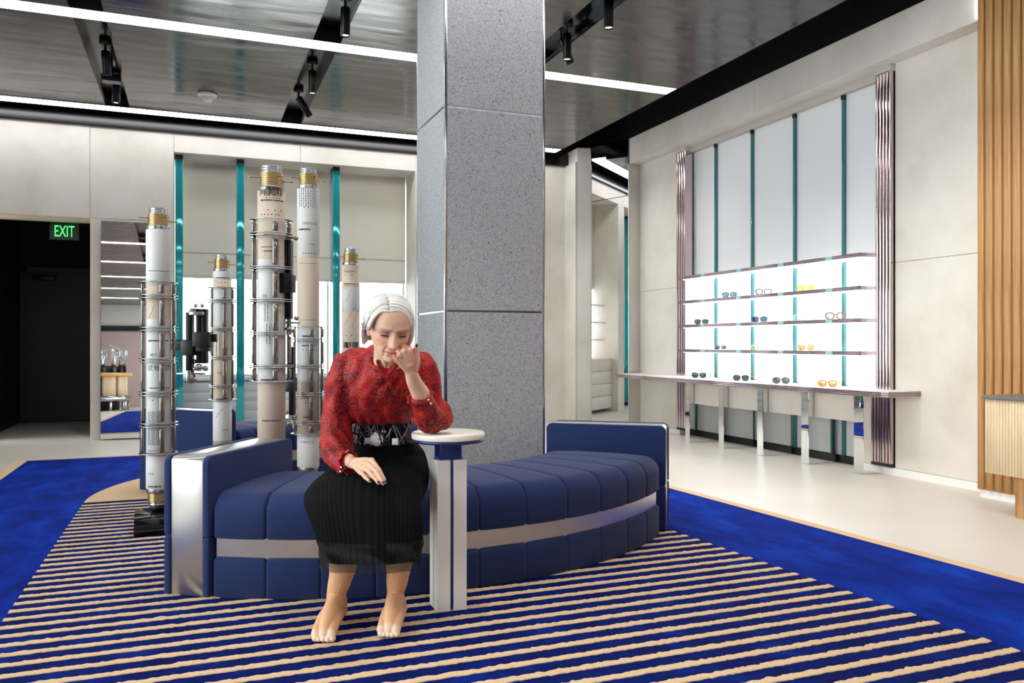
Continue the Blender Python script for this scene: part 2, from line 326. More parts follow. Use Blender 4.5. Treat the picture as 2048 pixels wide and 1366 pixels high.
# --- back wall at Y = YB
xa = -1.07; xb = atY(348, YB); xc = 2.64; xe = 4.78; ZO = 2.47; ZN = 3.276; YN = YB+.47
wb = struct('wall_back', MB().box((XL,YB+.05,ZO+.01),(xb,YB+.44,4.0)).box((xb,YB+.05,ZN+.01),(xc,YB+.60,4.0)).box((xc+.02,YB+.48,0),(xe+.6,YB+.70,4.0)).box((xb+.0,YN+.06,0),(xc,YN+.2,.64)).box((xb-.001,YN+.06,3.24),(xc,YN+.2,4.0)), 'stone')
def slab(a, b, mt='stone', nm='stone_panel', par=None): return struct(nm, MB().rbox(a, b, .003, 1, sm=False), mt, par)
g = .003
for a, b in (((XL,YB,ZO),(-2.5,YB+.45,3.5)), ((-2.5+g,YB,ZO),(xa-g,YB+.45,3.5)), ((xa,YB,ZO+g),(xb-g,YB+.45,3.5)), ((xa,YB,0),(xb,YB+.46,ZO)),
             ((xb,YB,ZN),(atY(601,YB)-g,YB+.48,3.5)), ((atY(601,YB),YB,ZN),(xc,YB+.48,3.5)), ((xc,YB,0),(2.9,YB+.48,3.5)), ((4.38,YB,0),(xe+.3,YB+.48,3.5)), ((2.9+g,YB,ZN),(4.38-g,YB+.48,3.5))): slab(a, b, par=wb)
MF = (5.18-.342*.66, 9.09+.94*.66)
struct('corner_panel', MB().prism([(xe,YB-.33),(MF[0]-.004,MF[1]+.006),(MF[0]+.3,MF[1]+.4),(xe+.05,YB+.0),(xe,YB)], 0, 3.69), 'stone', wb)
struct('corner_return', MB().box((xe-.03,YB-.33,0),(xe,YB,3.5)), 'stone', wb)
struct('niche_screen', MB().box((2.9,YB+.42,1.95),(4.38,YB+.45,ZN)), 'shade', wb); struct('niche_lit_panel', MB().box((2.9,YB+.42,.85),(4.38,YB+.45,1.93)), 'panel_lit', wb)
for k in range(4): struct('niche_drawer', MB().rbox((2.91,YB+.10,.06+.195*k),(4.37,YB+.44,.25+.195*k),.004,1), 'stone', wb)
for k in range(3): struct('niche_shelf', MB().rbox((2.91,YB+.22,1.12+.27*k),(4.37,YB+.42,1.14+.27*k),.003,1), 'panel', wb)
struct('corridor_soffit', MB().box((-2.3,YB+.01,ZO-.004),(xa,YB+.45,ZO)), 'stone_edge', wb)
struct('window_apron', MB().box((xb,YN+.0,0),(xc,YN+.06,.60)), 'white', wb)
for k in range(5): struct('apron_board', MB().rbox((xb+.01,YN-.012,.02+.116*k),(xc-.01,YN,.13+.116*k),.003,1), 'panel', wb)
# window
wn = struct('window_1', MB().box((xb,YN+.08,.64),(xc,YN+.14,.69)).box((xb,YN+.08,3.18),(xc,YN+.14,3.24)), 'panel')
for x in (xb+.02, .73, 1.62, xc-.02): struct('window_mullion', MB().box((x-.012,YN+.08,.69),(x+.012,YN+.11,3.18)), 'white', wn)
for x0, x1 in ((xb+.04,.71),(.75,1.60),(1.64,xc-.04)): struct('window_pane', MB().box((x0,YN+.10,.69),(x1,YN+.106,3.18)), 'glass', wn)
struct('window_sill', MB().rbox((xb,YN-.03,.62),(xc,YN+.10,.66),.004), 'white', wn)
t = thing('roller_shade', 'pale fabric roller shade half lowered over the back window', 'window shade', (0,YN+.02,0))
obj('shade_cloth', MB().box((xb+.01,0,1.9),(xc-.01,.003,ZN-.01)), 'shade', t)
obj('hem_bar', MB().rbox((xb+.01,-.006,1.87),(xc-.01,.01,1.905),.004), 'shade', t)
obj('seam', MB().rbox((xb+.01,-.004,2.17),(xc-.01,.0,2.185),.001), 'shade', t)
for px, nm in ((358,'nearest the tall mirror'), (481,'middle of three'), (673,'rightmost of the three')):
    X = atY(px, YB+.1)
    t = thing('glass_fin', 'tall teal glass fin before the window shade, '+nm, 'glass fin', (X,YB+.1,0), group='teal glass fins at the back window')
    obj('fin', MB().rbox((-.043,0,.05),(.043,.25,ZN-.05),.006), 'teal', t); obj('top_clip', MB().box((-.04,.0,ZN-.05),(.04,.25,ZN-.0)), 'black', t); obj('foot_clip', MB().box((-.04,.0,0),(.04,.25,.05)), 'black', t)
# corridor, door, exit sign
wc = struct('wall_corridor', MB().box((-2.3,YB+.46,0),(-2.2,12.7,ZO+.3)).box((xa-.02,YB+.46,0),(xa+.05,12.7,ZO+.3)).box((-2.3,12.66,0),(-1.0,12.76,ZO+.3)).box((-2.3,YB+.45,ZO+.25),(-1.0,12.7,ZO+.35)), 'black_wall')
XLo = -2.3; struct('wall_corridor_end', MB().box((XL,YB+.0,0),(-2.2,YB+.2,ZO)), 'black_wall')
struct('baseboard_corridor', MB().box((-2.2,YB+.3,0),(-2.185,12.6,.09)), 'black')
dx0, dx1 = onz(42,846,0)[0], -1.06
dr = struct('door_1', MB().box((dx0+.07,12.60,.01),(dx1-.05,12.65,2.04)), 'door_black')
struct('door_frame', MB().box((dx0,12.57,0),(dx0+.07,12.66,2.11)).box((dx1-.05,12.57,0),(dx1,12.66,2.11)).box((dx0,12.57,2.04),(dx1,12.66,2.11)), 'black', dr)
struct('door_closer', MB().rbox((dx0+.14,12.54,1.93),(dx0+.42,12.60,1.99),.006).box((dx0+.18,12.53,2.0),(dx0+.48,12.545,2.02)), 'rail', dr)
struct('door_handle', MB().rbox((dx1-.19,12.55,1.02),(dx1-.06,12.57,1.045),.006).lathe([(0,0),(.025,0),(.025,.03)],14,c=(dx1-.08,12.57,1.03)), mat('blue_lever',(40,60,150),.35), dr)
Xe = atY(128.5, 10.62)
t = thing('exit_sign', 'grey exit sign with glowing green letters in the dark corridor', 'exit sign', (Xe,10.62,2.475))
obj('sign_box', MB().rbox((-.15,0,-.2),(.15,.05,0),.004), mat('sign_grey',(70,72,70),.5), t)
tv, tf = text_mesh('EXIT'); w_ = max(p[0] for p in tv)
obj('lettering', MB().add([((p[0]/w_-.5)*.21, -.004, -.165+p[1]*.185) for p in tv], tf), 'exit_green', t)
obj('bracket', MB().box((-.02,.01,0),(.02,.04,.06)), 'black', t)
# leaning mirror on the pier
x0, x1 = atY(202,YB-.03), atY(322,YB-.03)
t = thing('wall_mirror', 'tall frameless mirror leaning on the cream pier left of the window', 'mirror', ((x0+x1)/2,YB-.085,.015)); t.rotation_euler = (R(-1.57),0,R(0.6))
obj('mirror_glass', MB().rbox((-(x1-x0)/2,0,0),((x1-x0)/2,.012,2.43),.002,1,sm=False), 'mirror', t); obj('backing', MB().box((-(x1-x0)/2+.01,.012,.01),((x1-x0)/2-.01,.018,2.42)), 'black', t)
# --- right wall
ya, yb_, yc, yd = atX(1357,XR), atX(1790,XR), 9.09, 4.11; ZS = 3.367
wr = struct('wall_right', MB().box((XR+.13,yd-.3,0),(XR+.3,yc+.2,4.0)).box((XR+.02,yd-.3,.0),(XR+.13,yb_-.01,4.0)).box((XR+.02,ya+.01,0),(XR+.13,yc+1.4,4.0)).box((XR+.02,yd,3.4),(XR+.13,yc,4.0)), 'stone')
for a, b in (((XR,ya,.06),(XR+.05,yc,1.74-g)), ((XR,ya,1.74),(XR+.05,yc,ZS)), ((XR,yd,.06),(XR+.05,yb_,1.74-g)), ((XR,yd,1.74),(XR+.05,yb_,ZS)),
             ((5.18,yd,ZS),(XR+.12,6.61-g,3.69)), ((5.18,6.61,ZS),(XR+.12,yc,3.69))): slab(a, b, par=wr)
struct('niche_header', MB().box((XR+.04,yb_,3.30),(XR+.13,ya,ZS)), 'shade', wr)
struct('baseboard_right', MB().box((XR-.02,yd,0),(XR+.05,yb_+.14,.058)).box((XR-.015,ya-.05,0),(XR+.05,yc,.058)), 'white')
struct('trim_1', MB().box((5.18,yc-.004,0),(XR+.02,yc+.004,ZS)).box((5.175,yc-.006,0),(5.19,yc+.01,ZS)), 'brushed')
# niche back panels (each between two fins), upper / lit / lower
fpx = (1434,1507,1592,1690); XP = 5.44
fy = [ya+.0]+[atX(p,XP) for p in fpx]+[yb_-.0]
for k in range(5):
    y1, y0 = fy[k]-.014, fy[k+1]+.014
    struct('satin_panel', MB().rbox((XP,y0,1.85),(XP+.02,y1,3.30),.002,1,sm=False), 'panel', wr)
    struct('lit_panel', MB().rbox((XP,y0,.70),(XP+.02,y1,1.83),.002,1,sm=False), 'panel_lit', wr)
    struct('lower_panel', MB().rbox((XP,y0,.07),(XP+.02,y1,.66),.002,1,sm=False), 'panel', wr)
struct('niche_skirting', MB().box((XP-.01,yb_,0),(XP+.03,ya,.065)), 'black', wr)
for k, px in enumerate(fpx):
    t = thing('glass_fin', 'slim green glass fin in the right display niche, %s from the window end' % ('first','second','third','fourth')[k], 'glass fin', (XP-.03,fy[k+1],0), group='green glass fins in the display niche')
    obj('fin', MB().rbox((0,-.012,.07),(.05,.012,3.29),.003,1), 'teal_dark', t); obj('top_clip', MB().box((-.004,-.015,3.26),(.05,.015,3.30)), 'black', t)
def pilaster(y0, y1, n, label):
    t = thing('fluted_pilaster', label, 'pilaster', (XR,y0,0)); wd = (y1-y0)/n
    for k in range(n):
        ga = wd*.1; pr = [(.06,k*wd+ga)]+[(-.012-.03*math.sin(a)**.35, k*wd+ga+(wd-2*ga)*(1-math.cos(a))/2) for a in np.linspace(.0,math.pi,9)]+[(.06,(k+1)*wd-ga)]
        obj('flute', MB().prism(pr, .09, 3.31), 'pink_chrome', t)
    obj('pilaster_cap', MB().box((-.05,0,3.31),(.06,y1-y0,ZS)), 'shade', t); obj('pilaster_foot', MB().box((-.03,0,0.062),(.06,y1-y0,.09)), 'black', t)
pilaster(yb_+.005, atX(1757,XR), 5, 'tall fluted rose-chrome pilaster at the right end of the shelves')
pilaster(atX(1376,XR), ya-.005, 4, 'tall fluted rose-chrome pilaster at the far left end of the shelves')
# shelves
yl, yr = atX(1357,5.24), 5.30
SZ = (1.845,1.565,1.29,1.01); nm = ('top','second','third','fourth')
for k, z in enumerate(SZ):
    t = thing('display_shelf', nm[k]+' glowing clear-edged eyewear shelf on the right wall', 'shelf', (5.24,0,z-.035), group='eyewear display shelves')
    obj('shelf_board', MB().rbox((0.004,yr+.004,.004),(.215,yl-.004,.033),.003), 'panel', t)
    e = MB()
    for q in range(3): e.rbox((-.002*(q%2),yr,.001+.0118*q),(.012,yl,.0115+.0118*q),.003); e.rbox((.0,yr-.002*(q%2),.001+.0118*q),(.21,yr+.012,.0115+.0118*q),.003)
    obj('edge_strip', e, 'edge', t)
    obj('shelf_led', MB().box((.03,yr+.05,-.003),(.19,yl-.05,.003)), 'led', t)
    for y in fy[1:5]: obj('clip', MB().rbox((-.004,y-.06,.004),(.01,y+.02,.031),.002), mat('aqua_acrylic',(150,205,215),.1), t)
# counter
CZ = .70
yA, yBk = 8.05, 4.42
t = thing('display_counter', 'long white eyewear counter on mirrored legs along the right wall', 'counter', (0,0,0))
poly = [(4.87,8.28),(4.97,4.80),(5.00,4.71),(5.10,4.66),(5.45,4.66) if False else (XR-.002,4.66),(XR-.002,8.75),(5.0,8.72)]
poly = [(4.86,8.12),(4.98,4.86),(5.02,4.78),(XR-.004,4.78),(XR-.004,9.0),(4.9,8.9)]
obj('countertop', MB().prism(poly[::-1], CZ-.045, CZ), 'white', t)
ed = MB()
for q in range(3):
    pts = [(p[0]-(.008 if p[0] < 5.1 else 0), p[1]-(.006 if p[1] < 4.9 else 0)) for p in poly]
    for (ax, ay), (bx, by) in zip([pts[5]]+pts[:4], pts[:5]):
        if abs(ax-bx)+abs(ay-by) < .001: continue
        dv = Vector((bx-ax, by-ay, 0)); ln = dv.length; mt = Matrix.Translation((ax,ay,0)) @ Matrix.Rotation(math.atan2(dv.y,dv.x), 4, 'Z')
        ed.rbox((0,-.006+.002*(q%2),CZ-.045+.015*q),(ln,.006,CZ-.031+.015*q), .003, 2, mtx=mt)
obj('counter_edge', ed, 'edge', t)
legs = [(1370,1379),(1437,1447),(1514,1526),(1602,1617),(1707,1727)]; LY = []
for k, (p0, p1) in enumerate(legs):
    X = 5.0+.03*k; a, b_ = atX(p1,X), atX(p0,X); LY.append((a,b_,X))
    obj('leg', MB().rbox((X,a,0),(XP-.04,b_,CZ-.05),.003,1,sm=False), 'mirror', t)
for k in range(4): obj('apron_panel', MB().rbox((LY[k+1][2]+.03,LY[k+1][1]+.002,.42),(LY[k+1][2]+.05,LY[k][0]-.002,CZ-.05),.002,1,sm=False), 'stone', t)
# side mirror in the far corner
t = thing('corner_mirror', 'tall mirror on the far right wall beside the corner panels', 'mirror', (5.18,yc,0), R(20))
obj('mirror_glass', MB().box((-.012,.006,.0),(0,.66,2.96)).box((-.012,.006,2.968),(0,.66,3.69)), 'mirror', t); obj('backing', MB().box((0,0,0),(.06,.66,3.69)), 'black', t)
# --- wood wall
ww = struct('wall_wood', MB().box((5.20,-.4,.0),(5.6,yd,4.0)).box((5.20,YF,0),(5.6,-10,4.0)).box((5.2,-10,0),(5.6,-.4,.25)).box((5.2,-10,3.45),(5.6,-.4,4.0)), 'wood')
struct('baseboard_wood', MB().box((5.15,-.4,0),(5.20,yd-.01,.055)), 'white')
y = yd; s0 = b0 = None
while y > 1.2:
    if s0 is None:
        s0 = struct('slat', MB().rbox((5.13,y-.049,.055),(5.21,y-.001,3.95),.003,1), 'wood', ww); b0 = struct('slat_bead', MB().rbox((5.143,y-.061,.055),(5.21,y-.055,3.95),.002,1), 'wood_bead', ww)
    else:
        for q_ in (s0, b0): c_ = q_.copy(); COL.objects.link(c_); c_.location.y = y-yd
    y -= .067
struct('slat_backing', MB().box((5.17,1.2,.055),(5.205,yd-.002,3.95)), 'wood_dark', ww)
tag(obj('vertical_light', MB().box((5.15,yd+.003,ZS+.01),(5.175,yd+.03,4.0)), 'led'), 'thin vertical light bar at the top of the oak wall end', 'light bar')
w2 = struct('window_2_added', MB().box((5.3,-10,.25),(5.36,-.4,.3)).box((5.3,-10,3.4),(5.36,-.4,3.45)), 'black')  # added unseen window, gives soft daylight from the right rear
for k in range(6): struct('window_mullion', MB().box((5.3,-10+1.92*k-.03,.3),(5.36,-10+1.92*k+.03,3.4)), 'black', w2)
for k in range(5): struct('window_pane', MB().box((5.32,-9.97+1.92*k,.3),(5.326,-8.11+1.92*k,3.4)), 'glass', w2)
# reception desk
t = thing('reception_desk', 'pale ribbed reception desk with grey top on oak posts, right edge', 'desk', (4.63,3.66,0))
bd = MB().box((.012,-2.2,.265),(.55,-.0,.73))
obj('desk_body', bd, 'ply', t)
for k in range(30): obj('rib', MB().rbox((0,-.004-.02*k-.018,.266),(.014,-.004-.02*k,.729),.003,1), 'ply', t)
obj('desk_top', MB().rbox((-.012,-2.2,.73),(.56,.012,.752),.003), 'grey_top', t)
obj('post', MB().rbox((.10,-.30,0),(.20,-.13,.265),.003).rbox((.21,-2.0,.0),(.40,-.5,.265),.003), 'wood', t)
obj('upper_box', MB().box((.20,-1.9,.752),(.5,-.31,.94)), 'ply', t); obj('upper_top', MB().rbox((.18,-1.9,.94),(.52,-.29,.962),.003), 'grey_top', t)
# --- rest of the shop (behind and beside the camera, seen in mirrors and reflections)
struct('wall_left', MB().box((XL-.1,6.0,0),(XL,YB+.1,4.0)).box((XL-.1,YF,0),(XL,-10,4.0)).box((XL-.1,-10,0),(XL,6,.25)).box((XL-.1,-10,3.45),(XL,6,4.0)), 'stone')
w3 = struct('window_3_added', MB().box((XL-.08,-10,.25),(XL-.02,6,.3)).box((XL-.08,-10,3.4),(XL-.02,6,3.45)), 'black')  # added unseen storefront, lets sky light reach the right wall
for k in range(9): struct('window_mullion', MB().box((XL-.08,-10+2*k-.03,.3),(XL-.02,-10+2*k+.03,3.4)), 'black', w3)
for k in range(8): struct('window_pane', MB().box((XL-.06,-10+2*k+.03,.3),(XL-.054,-8+2*k-.03,3.4)), 'glass', w3)
struct('wall_front', MB().box((XL,YF-.1,0),(5.6,YF,2.68)).box((XL,YF-.1,3.6),(5.6,YF,4.0)), 'pinkish')
struct('wall_front_band', MB().box((XL,YF-.1,2.86),(5.6,YF,3.6)), 'white'); struct('trim_2', MB().box((XL,YF-.1,2.68),(5.6,YF+.12,2.86)), 'black_gloss')
# --- stone column
CX0, CX1, CY0, CY1 = 1.398, 2.055, 4.66, 5.31
t = thing('stone_column', 'square grey bush-hammered stone column behind the curved sofa', 'column', ((CX0+CX1)/2,(CY0+CY1)/2,0))
hx, hy = (CX1-CX0)/2, (CY1-CY0)/2
obj('column_core', MB().box((-hx+.02,-hy+.02,0),(hx-.02,hy-.02,4.0)), 'black', t)
for z0, z1 in ((.0,1.266),(1.278,2.494),(2.506,3.72)):
    for sx, sy in ((0,-1),(-1,0),(0,1),(1,0)):
        if sx == 0: a, b_ = (-hx+.012, sy*hy if sy<0 else hy-.03, z0), (hx-.012, (sy*hy+.03) if sy<0 else hy, z1)
        else: a, b_ = (-hx if sx<0 else hx-.03, -hy+.012, z0), (-hx+.03 if sx<0 else hx, hy-.012, z1)
        obj('stone_panel', MB().rbox(a, b_, .003, 1, sm=False), 'pit', t)
for z in (1.272, 2.50): obj('joint_trim', MB().box((-hx+.006,-hy+.006,z-.006),(hx-.006,hy-.006,z+.006)), 'steel', t)
for sx in (-1,1):
    for sy in (-1,1): obj('corner_trim', MB().rbox((sx*hx-.009*sx-.009,sy*hy-.009*sy-.009,0),(sx*hx-.009*sx+.009,sy*hy-.009*sy+.009,3.7),.002,1), 'steel', t)

# ------------------------------------------------------------------ rug
def xr(Y, o=0): return 3.59-.066*Y+o
rug = thing('rug', 'large blue rug with cream stripes and half circle under the curved sofas', 'rug', (0,0,0))
Y0, Y1 = -4.2, 8.43
obj('border', MB().prism([(-1.50,Y0-.1),(xr(Y0,.09),Y0-.1),(xr(Y1,.09),Y1+.1),(-1.50,Y1+.1)], .001, .010), 'rug_cream', rug)
obj('field', MB().prism([(-1.40,Y0),(xr(Y0),Y0),(xr(Y1),Y1),(-1.40,Y1)], .001, .014), 'rug_blue', rug)
def xs_(Y): return 2.785-.065*Y
obj('striped_ground', MB().prism([(-.68,.2),(xs_(.2),.2),(xs_(6.08),6.08),(-.68,6.08)], .012, .0155), 'rug_navy', rug)
obj('half_circle', MB().prism([(.94+1.62*math.cos(a), 6.06+1.62*math.sin(a)) for a in np.linspace(0,math.pi,60)], .012, .0185), 'rug_cream', rug)
for k in range(-17, 40):
    yb = 1.995+.102*k; ya_ = yb-.034; x0, x1 = -.68, xs_(yb)
    n = int((x1-x0)/.009); X = np.linspace(x0, x1, n); j = lambda s: np.convolve(rng.normal(0, s, n), [.15,.7,.15], 'same')
    a = ya_+j(.0022); b = yb+j(.0040)
    v = [(x,y_,.0155) for x, y_ in zip(X,a)]+[(x,y_,.0155) for x, y_ in zip(X,b)]+[(x,y_+.002,.0188) for x, y_ in zip(X,a)]+[(x,y_-.002,.0188) for x, y_ in zip(X,b)]
    f = []
    for i in range(n-1): f += [(2*n+i,2*n+i+1,3*n+i+1,3*n+i),(i,i+1,2*n+i+1,2*n+i),(n+i+1,n+i,3*n+i,3*n+i+1)]
    f += [(0,2*n,3*n,n),(n-1,2*n-1,4*n-1,3*n-1)]
    obj('stripe', MB().add(v, f), 'rug_cream', rug)

# ------------------------------------------------------------------ curved sofas
RO, RI = 1.886, 1.20; CXW, CYW = 1.065, 5.211
SEAMS = [-10.2,-3.24,3.64,10.5,17.4,24.3,31.4,38.6,45.6,52.7,59.6,66.8]
def pol(r, ph, z): return (r*math.sin(ph), -r*math.cos(ph), z)
def cushion(p0, p1, prof, pinch=.012, gap=.0015):
    c = np.mean(prof, axis=0); st = []; span = (p1-p0)*RO
    for dist, ins in ((gap,.009),(gap+.003,.004),(gap+.008,.0012),(gap+.016,0)): st.append((dist, ins))
    st2 = [(span*q, -.001*math.sin(math.pi*q)) for q in (.25,.5,.75)]
    sts = st+st2+[(span-a, b) for a, b in st[::-1]]; rings = []
    for dist, ins in sts:
        ph = p0+dist/RO; rings.append([pol(r+(-ins if r > c[0] else ins)*min(1,abs(r-c[0])/.1), ph, z+(-ins if z > c[1] else ins*.4)) for r, z in prof])
    return MB().rings(rings)
def rprof(r0, r1, z0, z1, rt, crown=0, n=7):
    p = [(r0+.008,z0),(r1-.008,z0),(r1,z0+.008)]
    p += [(r1-rt+rt*math.cos(a), z1-rt+rt*math.sin(a)) for a in np.linspace(0,math.pi/2,n)]
    p += [(r0+(r1-r0)*q, z1+crown) for q in (.7,.5,.3)] if crown else []
    p += [(r0+rt+rt*math.cos(a), z1-rt+rt*math.sin(a)) for a in np.linspace(math.pi/2,math.pi,n)]
    p += [(r0,z0+.008)]; return p
def sofa():
    t = thing('curved_sofa', 'x', 'sofa', (CXW,CYW,0), -YAW, 'curved navy sofas around the column')
    for k in range(11): obj('seat_cushion', cushion(R(SEAMS[k]), R(SEAMS[k+1]), rprof(RI,RO,.263,.452,.085,.006)), 'navy', t)
    for k in range(11):
        obj('base_panel', cushion(R(SEAMS[k]), R(SEAMS[k+1]), rprof(1.80,RO,.016,.185,.018)), 'navy', t)
    for k in range(11): obj('base_panel', cushion(R(SEAMS[k]), R(SEAMS[k+1]), rprof(RI,1.29,.016,.185,.018)), 'navy', t)
    st = [R(p) for p in np.linspace(-10.0,66.6,60)]
    obj('metal_band', MB().rings([[pol(r,p,z) for r, z in ((1.22,.18),(RO-.018,.18),(RO-.018,.27),(1.22,.27))] for p in st], sm=False), 'brushed', t)
    obj('plinth', MB().rings([[pol(r,p,z) for r, z in ((1.26,.016),(1.83,.016),(1.83,.18),(1.26,.18))] for p in st], sm=False), 'black', t)
    for pc, sg in ((-13.9,1),(73.9,-1)):
        mt = Matrix.Rotation(R(pc)-R(90), 4, 'Z')          # local x = radial outwards, y = tangential (towards larger angle)
        def rr(x0,x1,z0,z1,rt,rb,n=6):
            o = []
            for cx,cz,r_,a0 in ((x1-rt,z1-rt,rt,0),(x0+rt,z1-rt,rt,90),(x0+rb,z0+rb,rb,180),(x1-rb,z0+rb,rb,270)):
                o += [(cx+r_*math.cos(R(a0+q)), cz+r_*math.sin(R(a0+q))) for q in np.linspace(0,90,n)]
            return o
        def plate(poly, y0, y1, bev):
            b = MB(); n = len(poly); cx = sum(p[0] for p in poly)/n; cz = sum(p[1] for p in poly)/n; rg = []
            for y, ins in ((y0,bev),(y0+bev*.3,bev*.3),(y0+bev,0),(y1-bev,0),(y1-bev*.3,bev*.3),(y1,bev)):
                rg.append([mt @ Vector((x-math.copysign(min(ins,abs(x-cx)*.5),x-cx), y, z-math.copysign(min(ins,abs(z-cz)*.5),z-cz))) for x, z in poly])
            b.rings(rg); return b
        a = obj('arm', plate(rr(RI,RO,.016,.603,.028,.004), -.076, .076, .0015), 'brushed', t)
        for s in (-1,1):
            y0, y1 = (.077,.108) if s > 0 else (-.108,-.077)
            obj('arm_panel', plate(rr(RI-.006,RO+.006,.268,.606,.034,.01), y0, y1, .006), 'navy', a)
            obj('arm_panel', plate(rr(RI-.006,RO+.006,.016,.264,.012,.008), y0, y1, .006), 'navy', a)
    return t
s1 = sofa(); s1['label'] = 'curved navy sofa with steel arms on which the woman sits'
s2 = dup(s1); s2.rotation_euler = (0,0,-YAW-R(186.7)); s2['label'] = 'curved navy sofa farther back, behind the standing tubes'

# ------------------------------------------------------------------ side table
x, y = W(3.27,-.258)
t = thing('side_table', 'small round white-topped side table on four pale stone pillars', 'side table', (x,y,0), -YAW+math.atan2(-.041,.114)*-1)
for sx in (-1,1):
    for sy in (-1,1):
        a, b_ = (sx*.006 if sx>0 else -.061, sy*.006 if sy>0 else -.061, .016), (.061 if sx>0 else -.006, .061 if sy>0 else -.006, .615)
        obj('pillar', MB().rbox(a, b_, .002, 1, sm=False), 'conc', t)
obj('core_post', MB().rbox((-.005,-.058,.03),(.005,.058,.62),.001).rbox((-.058,-.005,.03),(.058,.005,.62),.001).rbox((-.045,-.045,.60),(.045,.045,.69),.002), 'table_blue', t)
obj('under_disc', MB().lathe([(0,.684),(.140,.684),(.143,.687),(.143,.694),(.140,.697),(0,.697)], 64), 'table_blue', t)
obj('tabletop', MB().lathe([(0,.697),(.145,.697),(.147,.700),(.147,.718),(.145,.721),(0,.721)], 64), 'table_white', t)
